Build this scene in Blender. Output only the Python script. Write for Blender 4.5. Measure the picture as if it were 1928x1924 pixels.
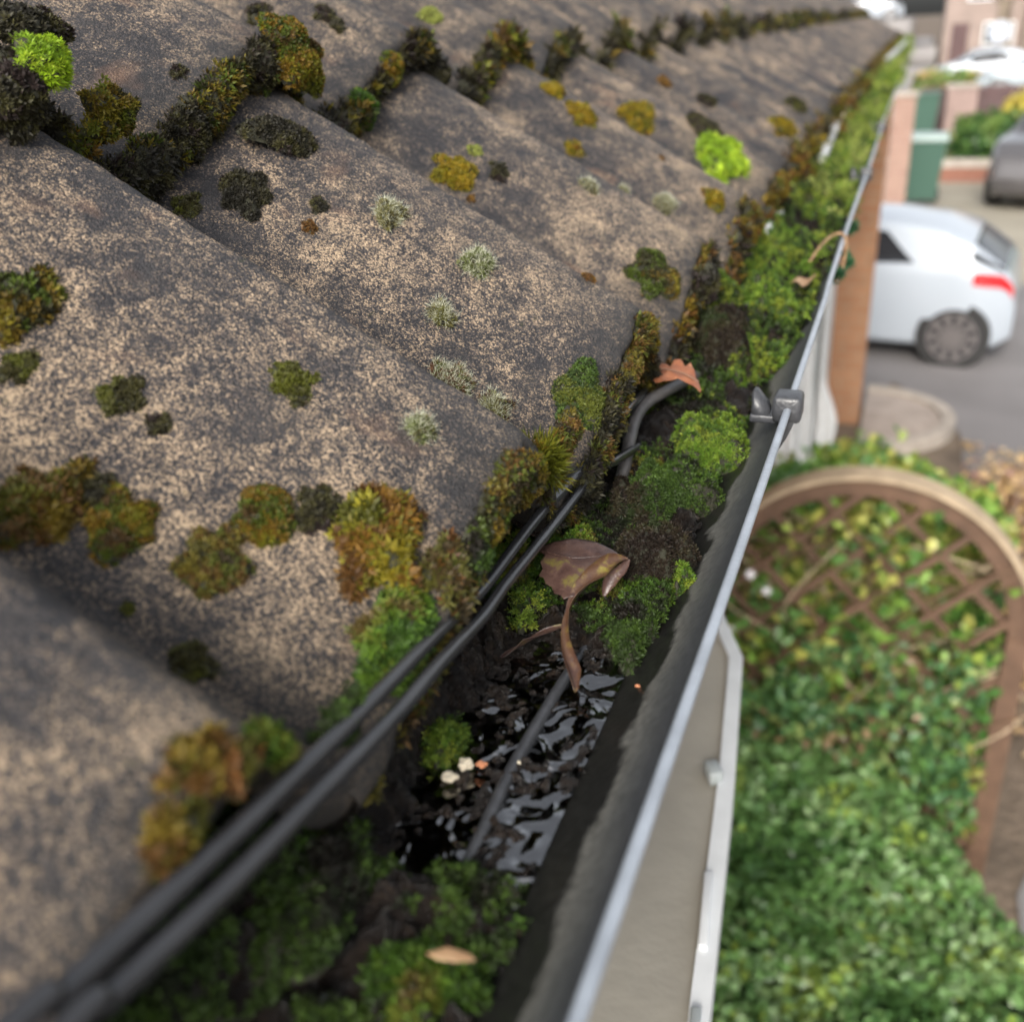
import bpy, bmesh, math
import numpy as np
from mathutils import Vector, Matrix, noise as mnoise
PI = math.pi
SC = bpy.context.scene
for o in list(bpy.data.objects):
    bpy.data.objects.remove(o)

# ------------------------------------------------------------------ camera, sky, sun, exposure
# metres; the camera is at the origin, the gutter runs along +Y, the roof rises towards -X, the ground lies at z = -3
GZ = -3.0
cam_d = bpy.data.cameras.new("camera")
cam = bpy.data.objects.new("camera", cam_d)
SC.collection.objects.link(cam)
SC.camera = cam
pitch, yaw, roll = math.radians(25.4714), math.radians(21.3936), math.radians(3.0)
fh = Vector((-math.sin(yaw), math.cos(yaw), 0)); rh = Vector((math.cos(yaw), math.sin(yaw), 0)); zz = Vector((0, 0, 1))
fw = fh*math.cos(pitch) - zz*math.sin(pitch)
up0 = fh*math.sin(pitch) + zz*math.cos(pitch)
rt = rh*math.cos(roll) - up0*math.sin(roll)
up = rh*math.sin(roll) + up0*math.cos(roll)
M = Matrix((rt, up, -fw)).transposed().to_4x4()
cam.matrix_world = M
cam_d.sensor_width = 36.0
cam_d.lens = 1900/1928*36.0
cam_d.clip_start = 0.004
cam_d.clip_end = 600
cam_d.dof.use_dof = True
cam_d.dof.focus_distance = 0.47
cam_d.dof.aperture_fstop = 7.4
cam_d.dof.aperture_blades = 0

SUN_EL, SUN_AZ = math.radians(33), math.radians(178)      # azimuth clockwise from +Y
w = bpy.data.worlds.new("World"); SC.world = w
w.use_nodes = True
nt = w.node_tree
bg = nt.nodes["Background"]
sky = nt.nodes.new("ShaderNodeTexSky"); sky.sky_type = 'NISHITA'; sky.sun_disc = False
sky.sun_elevation = SUN_EL; sky.sun_rotation = SUN_AZ
sky.air_density = 1.0; sky.dust_density = 5.0; sky.ozone_density = 1.0
hsv = nt.nodes.new("ShaderNodeHueSaturation"); hsv.inputs["Saturation"].default_value = 0.28
nt.links.new(sky.outputs[0], hsv.inputs["Color"]); nt.links.new(hsv.outputs[0], bg.inputs[0])
bg.inputs[1].default_value = 0.15
sd = bpy.data.lights.new("sun", 'SUN'); sd.energy = 1.45; sd.angle = math.radians(14); sd.color = (1.0, 0.93, 0.82)
so = bpy.data.objects.new("sun", sd); SC.collection.objects.link(so)
sdir = Vector((math.sin(SUN_AZ)*math.cos(SUN_EL), math.cos(SUN_AZ)*math.cos(SUN_EL), math.sin(SUN_EL)))
so.rotation_euler = sdir.to_track_quat('Z', 'Y').to_euler()
so.location = sdir*20
SC.view_settings.view_transform = 'Standard'
SC.view_settings.look = 'None'
SC.view_settings.gamma = 1.0
SC.view_settings.exposure = 0.95
SC.render.engine = 'CYCLES'
SC.cycles.use_denoising = True
try:
    SC.cycles.denoiser = 'OPENIMAGEDENOISE'
    SC.cycles.denoising_prefilter = 'ACCURATE'
except Exception:
    pass
SC.cycles.max_bounces = 6
SC.cycles.transparent_max_bounces = 8

# ------------------------------------------------------------------ helpers
def link(o, parent=None):
    SC.collection.objects.link(o)
    if parent is not None:
        o.parent = parent
    return o

def tag(o, label=None, cat=None, group=None, kind=None):
    if label: o["label"] = label
    if cat:
        o["category"] = cat
        if kind is None: o["kind"] = "thing"
    if group: o["group"] = group
    if kind: o["kind"] = kind
    return o

def empty(name, loc=(0, 0, 0)):
    o = bpy.data.objects.new(name, None); o.empty_display_size = 0.02
    o.location = loc
    return link(o)

def mesh_np(name, V, Fq, mats, parent=None, col=None, mi=None, smooth=True, origin=None):
    """V (n,3); Fq list of arrays of faces (k,4) or (k,3)."""
    V = np.asarray(V, np.float32)
    if origin is not None:
        V = V - np.asarray(origin, np.float32)
    if not isinstance(Fq, (list, tuple)):
        Fq = [Fq]
    Fq = [np.asarray(f, np.int32) for f in Fq if len(f)]
    me = bpy.data.meshes.new(name)
    me.vertices.add(len(V)); me.vertices.foreach_set("co", V.ravel())
    nl = sum(f.size for f in Fq); nf = sum(len(f) for f in Fq)
    me.loops.add(nl); me.loops.foreach_set("vertex_index", np.concatenate([f.ravel() for f in Fq]))
    me.polygons.add(nf)
    tot = np.concatenate([np.full(len(f), f.shape[1], np.int32) for f in Fq])
    st = np.concatenate([[0], np.cumsum(tot)[:-1]]).astype(np.int32)
    me.polygons.foreach_set("loop_start", st)
    try:
        me.polygons.foreach_set("loop_total", tot)
    except Exception:
        pass
    me.polygons.foreach_set("use_smooth", np.full(nf, smooth, dtype=bool))
    if mi is not None:
        me.polygons.foreach_set("material_index", np.asarray(mi, np.int32))
    for m in (mats if isinstance(mats, (list, tuple)) else [mats]):
        me.materials.append(m)
    if col is not None:
        a = me.color_attributes.new("Col", 'FLOAT_COLOR', 'POINT')
        c = np.ones((len(V), 4), np.float32); c[:, :3] = col
        a.data.foreach_set("color", c.ravel())
    me.update(calc_edges=True); me.validate()
    o = bpy.data.objects.new(name, me)
    if origin is not None:
        o.location = origin
    return link(o, parent)

def bm_obj(name, bm, mat, parent=None, smooth=False, loc=None):
    bmesh.ops.recalc_face_normals(bm, faces=bm.faces)
    me = bpy.data.meshes.new(name); bm.to_mesh(me); bm.free()
    for m in (mat if isinstance(mat, (list, tuple)) else [mat]):
        me.materials.append(m)
    for p in me.polygons: p.use_smooth = smooth
    o = bpy.data.objects.new(name, me)
    if loc is not None: o.location = loc
    return link(o, parent)

def bx(bm, x0, x1, y0, y1, z0, z1, bev=0.0, mi=0):
    r = bmesh.ops.create_cube(bm, size=1.0)
    for v in r['verts']:
        v.co = Vector((x0+(v.co.x+.5)*(x1-x0), y0+(v.co.y+.5)*(y1-y0), z0+(v.co.z+.5)*(z1-z0)))
    fs = set(f for v in r['verts'] for f in v.link_faces)
    for f in fs: f.material_index = mi
    if bev > 0:
        es = set(e for v in r['verts'] for e in v.link_edges)
        bmesh.ops.bevel(bm, geom=list(es), offset=bev, segments=2, affect='EDGES', profile=.5)

def hash3(ix, iy, iz, seed):
    h = (ix.astype(np.int64)*374761393 + iy.astype(np.int64)*668265263 + iz.astype(np.int64)*2147483647 + seed*1274126177) & 0xFFFFFFFF
    h = ((h ^ (h >> 13))*1274126177) & 0xFFFFFFFF
    h = ((h ^ (h >> 15))*2246822519) & 0xFFFFFFFF
    return ((h ^ (h >> 16)) & 0xFFFFFF)/float(0xFFFFFF)

def vnoise(P, f, seed=0):
    Q = np.asarray(P, float)*f
    I = np.floor(Q).astype(np.int64); t = Q-I; t = t*t*(3-2*t)
    r = 0
    for dx in (0, 1):
        for dy in (0, 1):
            for dz in (0, 1):
                wgt = (t[..., 0] if dx else 1-t[..., 0])*(t[..., 1] if dy else 1-t[..., 1])*(t[..., 2] if dz else 1-t[..., 2])
                r = r + wgt*hash3(I[..., 0]+dx, I[..., 1]+dy, I[..., 2]+dz, seed)
    return r

def fbm(P, f, seed=0, oct=3):
    s = 0; a = .5; tot = 0
    for i in range(oct):
        s = s + a*vnoise(P, f*2**i, seed+i*7); tot += a; a *= .5
    return s/tot

def sstep(a, b, x):
    t = np.clip((x-a)/(b-a), 0, 1)
    return t*t*(3-2*t)

# ------------------------------------------------------------------ materials
def mat(name, col=(.5, .5, .5), rough=.6, metal=0., spec=.5, bump=0., bscale=100., var=0., vscale=8., coat=0.):
    m = bpy.data.materials.new(name); m.use_nodes = True
    n = m.node_tree; b = n.nodes["Principled BSDF"]
    b.inputs["Base Color"].default_value = (*col, 1)
    b.inputs["Roughness"].default_value = rough
    b.inputs["Metallic"].default_value = metal
    b.inputs["Specular IOR Level"].default_value = spec
    b.inputs["Coat Weight"].default_value = coat
    g = n.nodes.new("ShaderNodeNewGeometry")
    if var > 0:
        t = n.nodes.new("ShaderNodeTexNoise"); t.inputs["Scale"].default_value = vscale; t.inputs["Detail"].default_value = 4
        n.links.new(g.outputs["Position"], t.inputs["Vector"])
        r = n.nodes.new("ShaderNodeMapRange"); r.inputs[1].default_value = .3; r.inputs[2].default_value = .7
        r.inputs[3].default_value = 1-var; r.inputs[4].default_value = 1+var
        n.links.new(t.outputs[0], r.inputs[0])
        mx = n.nodes.new("ShaderNodeVectorMath"); mx.operation = 'SCALE'; mx.inputs[0].default_value = col
        n.links.new(r.outputs[0], mx.inputs["Scale"]); n.links.new(mx.outputs[0], b.inputs["Base Color"])
    if bump > 0:
        t2 = n.nodes.new("ShaderNodeTexNoise"); t2.inputs["Scale"].default_value = bscale; t2.inputs["Detail"].default_value = 3
        n.links.new(g.outputs["Position"], t2.inputs["Vector"])
        bp = n.nodes.new("ShaderNodeBump"); bp.inputs["Strength"].default_value = min(1, bump); bp.inputs["Distance"].default_value = .6/bscale
        n.links.new(t2.outputs[0], bp.inputs["Height"]); n.links.new(bp.outputs[0], b.inputs["Normal"])
    return m

def ramp(n, stops, interp='LINEAR'):
    r = n.nodes.new("ShaderNodeValToRGB"); cr = r.color_ramp; cr.interpolation = interp
    while len(cr.elements) < len(stops): cr.elements.new(.5)
    for e, (p, c) in zip(cr.elements, stops):
        e.position = p; e.color = (*c, 1)
    return r

def noise_node(n, src, scale, detail=3, rough=.5, dist=0.):
    t = n.nodes.new("ShaderNodeTexNoise"); t.inputs["Scale"].default_value = scale
    t.inputs["Detail"].default_value = detail; t.inputs["Roughness"].default_value = rough; t.inputs["Distortion"].default_value = dist
    n.links.new(src, t.inputs["Vector"]); return t

def math_node(n, op, a, b=None, c=None):
    m = n.nodes.new("ShaderNodeMath"); m.operation = op
    for i, v in enumerate((a, b, c)):
        if v is None: continue
        if isinstance(v, (int, float)): m.inputs[i].default_value = v
        else: n.links.new(v, m.inputs[i])
    return m.outputs[0]

def mix_col(n, fac, a, b):
    m = n.nodes.new("ShaderNodeMix"); m.data_type = 'RGBA'
    if isinstance(fac, (int, float)): m.inputs[0].default_value = fac
    else: n.links.new(fac, m.inputs[0])
    for i, v in ((6, a), (7, b)):
        if isinstance(v, tuple): m.inputs[i].default_value = (*v, 1)
        else: n.links.new(v, m.inputs[i])
    return m.outputs[2]

def make_tile_mat():
    m = bpy.data.materials.new("concrete_tile"); m.use_nodes = True
    n = m.node_tree; b = n.nodes["Principled BSDF"]
    g = n.nodes.new("ShaderNodeNewGeometry"); P = g.outputs["Position"]
    big = noise_node(n, P, 9, 3, .6)
    mid = noise_node(n, P, 45, 4, .6)
    mid2 = noise_node(n, P, 190, 3, .65)
    gr = noise_node(n, P, 1150, 2.5, .75)
    vo = n.nodes.new("ShaderNodeTexVoronoi"); vo.inputs["Scale"].default_value = 1250; n.links.new(P, vo.inputs["Vector"])
    vsep = n.nodes.new("ShaderNodeSeparateColor"); n.links.new(vo.outputs["Color"], vsep.inputs[0])
    s = math_node(n, 'MULTIPLY', gr.outputs[0], .70)
    s = math_node(n, 'ADD', s, math_node(n, 'MULTIPLY', vsep.outputs[0], .46))
    s = math_node(n, 'ADD', s, math_node(n, 'MULTIPLY', mid2.outputs[0], .55))
    s = math_node(n, 'ADD', s, math_node(n, 'MULTIPLY', mid.outputs[0], .70))
    s = math_node(n, 'ADD', s, math_node(n, 'MULTIPLY', big.outputs[0], .8))
    s = math_node(n, 'SUBTRACT', s, 1.118)           # centre about .5
    r = ramp(n, [(.30, (.018, .018, .022)), (.46, (.044, .041, .045)), (.55, (.098, .080, .070)), (.65, (.225, .168, .118)), (.79, (.50, .375, .25))])
    n.links.new(s, r.inputs[0])
    # warm eroded patches where the sandy core shows
    ru = noise_node(n, P, 17, 3, .6, .4)
    rf = n.nodes.new("ShaderNodeMapRange"); rf.inputs[1].default_value = .60; rf.inputs[2].default_value = .72; rf.inputs[4].default_value = .55
    n.links.new(ru.outputs[0], rf.inputs[0])
    rf2 = math_node(n, 'MULTIPLY', rf.outputs[0], gr.outputs[0])
    c = mix_col(n, rf2, r.outputs[0], (.42, .23, .13))
    # black algae film in patches
    al = noise_node(n, P, 30, 5, .7, .6)
    af = n.nodes.new("ShaderNodeMapRange"); af.inputs[1].default_value = .52; af.inputs[2].default_value = .68; af.inputs[4].default_value = .6
    n.links.new(al.outputs[0], af.inputs[0])
    sp1 = noise_node(n, P, 85, 4, .75, .5); sf = n.nodes.new("ShaderNodeMapRange"); sf.inputs[1].default_value = .665; sf.inputs[2].default_value = .70; sf.inputs[4].default_value = .85
    n.links.new(sp1.outputs[0], sf.inputs[0]); c = mix_col(n, sf.outputs[0], c, (.032, .034, .018))
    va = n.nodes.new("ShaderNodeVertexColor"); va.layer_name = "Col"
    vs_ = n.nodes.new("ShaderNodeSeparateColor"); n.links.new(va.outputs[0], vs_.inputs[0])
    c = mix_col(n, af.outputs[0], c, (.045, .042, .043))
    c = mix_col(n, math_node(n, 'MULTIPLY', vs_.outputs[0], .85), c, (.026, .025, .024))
    n.links.new(c, b.inputs["Base Color"])
    b.inputs["Roughness"].default_value = .62; b.inputs["Specular IOR Level"].default_value = .45
    hh = math_node(n, 'ADD', math_node(n, 'MULTIPLY', gr.outputs[0], 1.0), math_node(n, 'MULTIPLY', mid2.outputs[0], 1.2))
    hh = math_node(n, 'ADD', hh, math_node(n, 'MULTIPLY', vo.outputs["Distance"], -.35))
    bp = n.nodes.new("ShaderNodeBump"); bp.inputs["Strength"].default_value = 1.0; bp.inputs["Distance"].default_value = .0019
    n.links.new(hh, bp.inputs["Height"]); n.links.new(bp.outputs[0], b.inputs["Normal"])
    return m

def make_leaf_mat(name, rough=.5, trans=.3, spec=.4):
    m = bpy.data.materials.new(name); m.use_nodes = True
    n = m.node_tree; b = n.nodes["Principled BSDF"]
    a = n.nodes.new("ShaderNodeVertexColor"); a.layer_name = "Col"
    n.links.new(a.outputs[0], b.inputs["Base Color"])
    b.inputs["Roughness"].default_value = rough; b.inputs["Specular IOR Level"].default_value = spec
    t = n.nodes.new("ShaderNodeBsdfTranslucent"); n.links.new(a.outputs[0], t.inputs[0])
    mx = n.nodes.new("ShaderNodeMixShader"); mx.inputs[0].default_value = trans
    n.links.new(b.outputs[0], mx.inputs[1]); n.links.new(t.outputs[0], mx.inputs[2])
    n.links.new(mx.outputs[0], n.nodes["Material Output"].inputs[0])
    return m

def make_mud_mat():
    m = bpy.data.materials.new("wet_mud"); m.use_nodes = True
    n = m.node_tree; b = n.nodes["Principled BSDF"]
    g = n.nodes.new("ShaderNodeNewGeometry"); P = g.outputs["Position"]
    a = noise_node(n, P, 220, 4, .6); d = noise_node(n, P, 700, 3, .7); e = noise_node(n, P, 50, 3)
    s = math_node(n, 'ADD', math_node(n, 'MULTIPLY', a.outputs[0], .5), math_node(n, 'MULTIPLY', e.outputs[0], .5))
    r = ramp(n, [(.35, (.005, .004, .004)), (.5, (.013, .009, .007)), (.6, (.028, .019, .013)), (.72, (.085, .062, .042))])
    n.links.new(s, r.inputs[0]); n.links.new(r.outputs[0], b.inputs["Base Color"])
    rr = n.nodes.new("ShaderNodeMapRange"); rr.inputs[1].default_value = .35; rr.inputs[2].default_value = .65; rr.inputs[3].default_value = .10; rr.inputs[4].default_value = .36
    n.links.new(e.outputs[0], rr.inputs[0]); n.links.new(rr.outputs[0], b.inputs["Roughness"])
    b.inputs["Coat Weight"].default_value = .3; b.inputs["Coat Roughness"].default_value = .08; b.inputs["Specular IOR Level"].default_value = .35
    hh = math_node(n, 'ADD', math_node(n, 'MULTIPLY', a.outputs[0], 2.4), d.outputs[0])
    bp = n.nodes.new("ShaderNodeBump"); bp.inputs["Strength"].default_value = 1; bp.inputs["Distance"].default_value = .0036
    n.links.new(hh, bp.inputs["Height"]); n.links.new(bp.outputs[0], b.inputs["Normal"]); n.links.new(bp.outputs[0], b.inputs["Coat Normal"])
    return m

def make_water_mat():
    m = bpy.data.materials.new("gutter_water"); m.use_nodes = True
    n = m.node_tree; n.nodes.remove(n.nodes["Principled BSDF"])
    g = n.nodes.new("ShaderNodeNewGeometry")
    fr = n.nodes.new("ShaderNodeFresnel"); fr.inputs[0].default_value = 3.2
    tr = n.nodes.new("ShaderNodeBsdfTransparent"); tr.inputs[0].default_value = (.62, .56, .47, 1)
    gl = n.nodes.new("ShaderNodeBsdfGlossy"); gl.inputs["Roughness"].default_value = .03
    t = noise_node(n, g.outputs["Position"], 75, 1, .4, .8)
    bp = n.nodes.new("ShaderNodeBump"); bp.inputs["Strength"].default_value = 1.0; bp.inputs["Distance"].default_value = .0060
    n.links.new(t.outputs[0], bp.inputs["Height"]); n.links.new(bp.outputs[0], gl.inputs["Normal"]); n.links.new(bp.outputs[0], fr.inputs["Normal"])
    mx = n.nodes.new("ShaderNodeMixShader")
    n.links.new(fr.outputs[0], mx.inputs[0]); n.links.new(tr.outputs[0], mx.inputs[1]); n.links.new(gl.outputs[0], mx.inputs[2])
    n.links.new(mx.outputs[0], n.nodes["Material Output"].inputs[0])
    return m

def make_gutter_mat():
    m = bpy.data.materials.new("gutter_plastic"); m.use_nodes = True
    n = m.node_tree; b = n.nodes["Principled BSDF"]
    g = n.nodes.new("ShaderNodeNewGeometry"); P = g.outputs["Position"]
    sx = n.nodes.new("ShaderNodeSeparateXYZ"); n.links.new(P, sx.inputs[0])
    a = noise_node(n, P, 22, 3, .5, .2); f = noise_node(n, P, 300, 3, .7)
    # tide line: dried silt above the wet band, its edge ragged
    z = math_node(n, 'ADD', sx.outputs["Z"], math_node(n, 'MULTIPLY', math_node(n, 'SUBTRACT', a.outputs[0], .5), .020))
    z = math_node(n, 'ADD', z, math_node(n, 'MULTIPLY', math_node(n, 'SUBTRACT', f.outputs[0], .5), .0022))
    dry = n.nodes.new("ShaderNodeMapRange"); dry.inputs[1].default_value = -.2262; dry.inputs[2].default_value = -.2245
    n.links.new(z, dry.inputs[0])
    zr = n.nodes.new("ShaderNodeMapRange"); zr.inputs[1].default_value = -.2275; zr.inputs[2].default_value = -.1975; n.links.new(z, zr.inputs[0])
    dc = ramp(n, [(.0, (.012, .012, .011)), (.05, (.014, .014, .013)), (.13, (.095, .094, .085)), (.34, (.064, .066, .064)), (.62, (.042, .045, .049)), (1.0, (.038, .042, .047))]); n.links.new(zr.outputs[0], dc.inputs[0])
    fm = n.nodes.new("ShaderNodeMapRange"); fm.inputs[1].default_value = .3; fm.inputs[2].default_value = .7; fm.inputs[3].default_value = .65; fm.inputs[4].default_value = 1.35; n.links.new(f.outputs[0], fm.inputs[0])
    vsc = n.nodes.new("ShaderNodeVectorMath"); vsc.operation = 'SCALE'; n.links.new(dc.outputs[0], vsc.inputs[0]); n.links.new(fm.outputs[0], vsc.inputs["Scale"])
    c = vsc.outputs[0]
    n.links.new(c, b.inputs["Base Color"])
    rr = n.nodes.new("ShaderNodeMapRange"); rr.inputs[3].default_value = .3; rr.inputs[4].default_value = .6
    n.links.new(dry.outputs[0], rr.inputs[0]); n.links.new(rr.outputs[0], b.inputs["Roughness"])
    bp = n.nodes.new("ShaderNodeBump"); bp.inputs["Strength"].default_value = .5; bp.inputs["Distance"].default_value = .0005
    n.links.new(f.outputs[0], bp.inputs["Height"]); n.links.new(bp.outputs[0], b.inputs["Normal"])
    return m

def make_brick_mat(name, c1, c2, mort, sc=1.0):
    m = bpy.data.materials.new(name); m.use_nodes = True
    n = m.node_tree; b = n.nodes["Principled BSDF"]
    g = n.nodes.new("ShaderNodeNewGeometry"); sx = n.nodes.new("ShaderNodeSeparateXYZ"); n.links.new(g.outputs["Position"], sx.inputs[0])
    cx = n.nodes.new("ShaderNodeCombineXYZ")
    n.links.new(math_node(n, 'ADD', sx.outputs["X"], sx.outputs["Y"]), cx.inputs[0]); n.links.new(sx.outputs["Z"], cx.inputs[1])
    br = n.nodes.new("ShaderNodeTexBrick"); n.links.new(cx.outputs[0], br.inputs["Vector"])
    br.inputs["Scale"].default_value = 1; br.inputs["Brick Width"].default_value = .225*sc; br.inputs["Row Height"].default_value = .075*sc
    br.inputs["Mortar Size"].default_value = .006*sc
    br.inputs["Color1"].default_value = (*c1, 1); br.inputs["Color2"].default_value = (*c2, 1); br.inputs["Mortar"].default_value = (*mort, 1)
    t = noise_node(n, g.outputs["Position"], 9, 4)
    mx = n.nodes.new("ShaderNodeMapRange"); mx.inputs[3].default_value = .75; mx.inputs[4].default_value = 1.25
    n.links.new(t.outputs[0], mx.inputs[0])
    v = n.nodes.new("ShaderNodeVectorMath"); v.operation = 'SCALE'
    n.links.new(br.outputs[0], v.inputs[0]); n.links.new(mx.outputs[0], v.inputs["Scale"]); n.links.new(v.outputs[0], b.inputs["Base Color"])
    b.inputs["Roughness"].default_value = .85
    bp = n.nodes.new("ShaderNodeBump"); bp.inputs["Strength"].default_value = .6; bp.inputs["Distance"].default_value = .006; bp.invert = True
    n.links.new(br.outputs["Fac"], bp.inputs["Height"]); n.links.new(bp.outputs[0], b.inputs["Normal"])
    return m

M_tile = make_tile_mat(); M_moss = make_leaf_mat("moss_leaf", .55, .3, .3); M_leaf = make_leaf_mat("leaf_green", .38, .3, .5)
M_mud = make_mud_mat(); M_water = make_water_mat(); M_gut = make_gutter_mat()
M_mbase = mat("moss_base", (.022, .022, .012), .9, bump=1, bscale=500, var=.4, vscale=120)
M_lip = mat("gutter_lip_plastic", (.25, .28, .32), .28, spec=.7, bump=.2, bscale=400, var=.15, vscale=60)
M_clip = mat("clip_plastic", (.040, .042, .047), .38, spec=.6, bump=.3, bscale=500, var=.3, vscale=120)
M_cable = mat("cable_sheath", (.026, .026, .028), .24, spec=.7, bump=.15, bscale=900, var=.3, vscale=35)
M_cable2 = mat("cable_sheath_dusty", (.085, .08, .077), .42, bump=.25, bscale=700, var=.4, vscale=60)
M_cable_pale = mat("cable_sheath_pale", (.42, .43, .44), .4, bump=.3, bscale=200, var=.2, vscale=30)

# ------------------------------------------------------------------ roof tiles
A = np.array([-.875, 0, .485]); A /= np.linalg.norm(A); NN = np.array([A[2], 0, -A[0]])
PROF = .047; Y0 = .196; PITCH = .2
def prof(y):
    u = np.mod((np.asarray(y, float)-Y0)/PITCH, 1.)
    return np.where(u < .79, PROF*(.5-.5*np.cos(PI*u/.79)), PROF*(.5+.5*np.cos(PI*(u-.79)/.21)))
def course_origin(c):
    return np.array([-.129-.221*c, 0, -.148+.148*c])
def roof_pt(c, s, y, n=0.):
    s = np.asarray(s, float); y = np.asarray(y, float)
    h = prof(y)-PROF+n
    O = course_origin(c)
    return O + s[..., None]*A + (prof(y)-PROF)[..., None]*np.array([0, 0, 1.]) + (n+0*h)[..., None]*NN + y[..., None]*np.array([0, 1., 0])
def roof_nrm(y):
    d = (prof(np.asarray(y)+.001)-prof(np.asarray(y)-.001))/.002
    v = NN - d[..., None]*np.array([0, 1., 0])
    return v/np.linalg.norm(v, axis=-1, keepdims=True)

def make_tile_mesh(variant, fine):
    """one pantile in roof frame coordinates: (s, y, n) -> mesh, y from 0 to PITCH from trough to trough"""
    st = .0022 if fine else .006
    ss = np.arange(0, .305, st); ys = np.linspace(0.0, PITCH+.003, int(PITCH/(st*1.1)))
    T = .020
    rows = []      # (s, n-offset) of the cross-section rows, from the underside over the eroded nose to the top
    rows += [(.03, -T), (.004, -T), (.0012, -T*.93), (-.0004, -T*.75), (-.0008, -T*.5), (-.0006, -T*.3), (.0002, -T*.16), (.0016, -T*.06), (.0038, -.0004)]
    for s in ss:
        if s > .006: rows.append((s, 0.))
    S = np.array([r[0] for r in rows]); O_ = np.array([r[1] for r in rows])
    SS, YY = np.meshgrid(S, ys, indexing='ij'); OO = np.repeat(O_[:, None], len(ys), 1)
    u = YY/PITCH
    hz = np.where(u < .79, PROF*(.5-.5*np.cos(PI*np.clip(u, 0, 1)/.79)), PROF*(.5+.5*np.cos(PI*np.clip(u-.79, 0, .21)/.21))) - PROF
    h = OO.copy()
    h = h - .004*(1-sstep(.0, .012, YY))                    # tucked side lap
    P3 = np.stack([SS+variant*3.1, YY, OO+variant*1.7], -1)
    h = h + (fbm(P3, 60, 5+variant)-.5)*.0022 + (fbm(P3, 260, 9+variant, 2)-.5)*.0011
    e = np.exp(-SS/.012)
    SS2 = SS + e*(fbm(P3*np.array([0, 1, 1.]), 70, 31+variant)-.5)*.007
    h = h - e*np.clip(fbm(P3, 45, 77+variant)-.55, 0, 1)*.02*(OO > -.012)
    V = SS2[..., None]*A + h[..., None]*NN + hz[..., None]*np.array([0, 0, 1.]) + YY[..., None]*np.array([0, 1., 0])
    nr, nc = SS.shape
    idx = np.arange(nr*nc).reshape(nr, nc)
    F = np.stack([idx[:-1, :-1], idx[:-1, 1:], idx[1:, 1:], idx[1:, :-1]], -1).reshape(-1, 4)
    V = V.reshape(-1, 3)
    # close the underside and both sides
    under = roofless = V[idx[-1, :]] - NN*T
    b0 = len(V); V = np.vstack([V, under])
    ub = np.arange(b0, b0+nc)
    F2 = np.stack([idx[-1, :-1], idx[-1, 1:], ub[1:], ub[:-1]], -1)
    F3 = np.stack([idx[0, 1:], idx[0, :-1], ub[:-1], ub[1:]], -1)
    F = np.vstack([F, F2, F3])
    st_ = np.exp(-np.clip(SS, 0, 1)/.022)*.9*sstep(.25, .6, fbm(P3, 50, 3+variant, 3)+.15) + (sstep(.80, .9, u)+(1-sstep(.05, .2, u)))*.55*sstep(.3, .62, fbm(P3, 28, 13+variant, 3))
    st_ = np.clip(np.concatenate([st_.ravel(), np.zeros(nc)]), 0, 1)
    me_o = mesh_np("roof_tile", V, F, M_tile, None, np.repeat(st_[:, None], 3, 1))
    me = me_o.data
    bpy.data.objects.remove(me_o)
    return me

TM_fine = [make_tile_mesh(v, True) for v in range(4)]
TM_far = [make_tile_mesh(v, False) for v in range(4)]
tile_lbl = {
 (0, -1): "nearest eaves tile, out of focus in the lower left corner, gold moss at its edge",
 (0, 0): "eaves tile with the row of big brown and gold moss cushions",
 (0, 1): "sharp eaves tile with pale hairy moss balls and a broken moss ring",
 (0, 2): "eaves tile with a gold cushion high up and an olive cushion above the gutter",
 (0, 3): "eaves tile with three gold cushions up its trough and one gold dot near its nose",
 (0, 4): "eaves tile carrying the bright lime cushion joined to a dark one",
 (0, 5): "eaves tile just beyond the bright lime cushion, its nose soft and blurred",
 (1, 0): "upper course tile in the top left corner with bright lime moss on its lower edge",
 (1, 1): "upper course tile with a thick dark and brown moss fringe ending at its rounded crest",
 (1, 2): "upper course tile with small dark moss dots and a green and gold fringe",
 (1, 3): "upper course tile behind the dark fringe, partly in blur, with one pale lime tuft",
 (1, 4): "upper course tile with a brown and yellow moss clump hanging under its edge",
}
Y_END = 8.3
for c in range(3):
    for k in range(-2, 41):
        y = Y0 + PITCH*(k-1)
        if y + PITCH < -.1 or y + PITCH > Y_END + .01: continue
        v = (k*7+c*3) % 4
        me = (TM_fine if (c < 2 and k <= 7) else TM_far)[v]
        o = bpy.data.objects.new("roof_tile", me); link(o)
        rj = np.random.RandomState(k*13+c+100)
        O = course_origin(c)
        o.location = (O[0]+rj.uniform(-.0012, .0012), y, O[2]+rj.uniform(-.0008, .0008))
        lb = tile_lbl.get((c, k-1))
        if lb is None:
            if k-1 < -1 or (c == 1 and k-1 < 0): lb = "mossy grey concrete roof tile at the very edge of the view beside the camera"
            else: lb = ["weathered grey eaves tile in the blurred run towards the far end of the gutter",
                  "weathered grey upper course tile in the blurred row at the top of the photo",
                  "weathered grey tile of the third course up the roof"][c]
        tag(o, lb, "roof tile", "grey concrete roof tiles")

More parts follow.
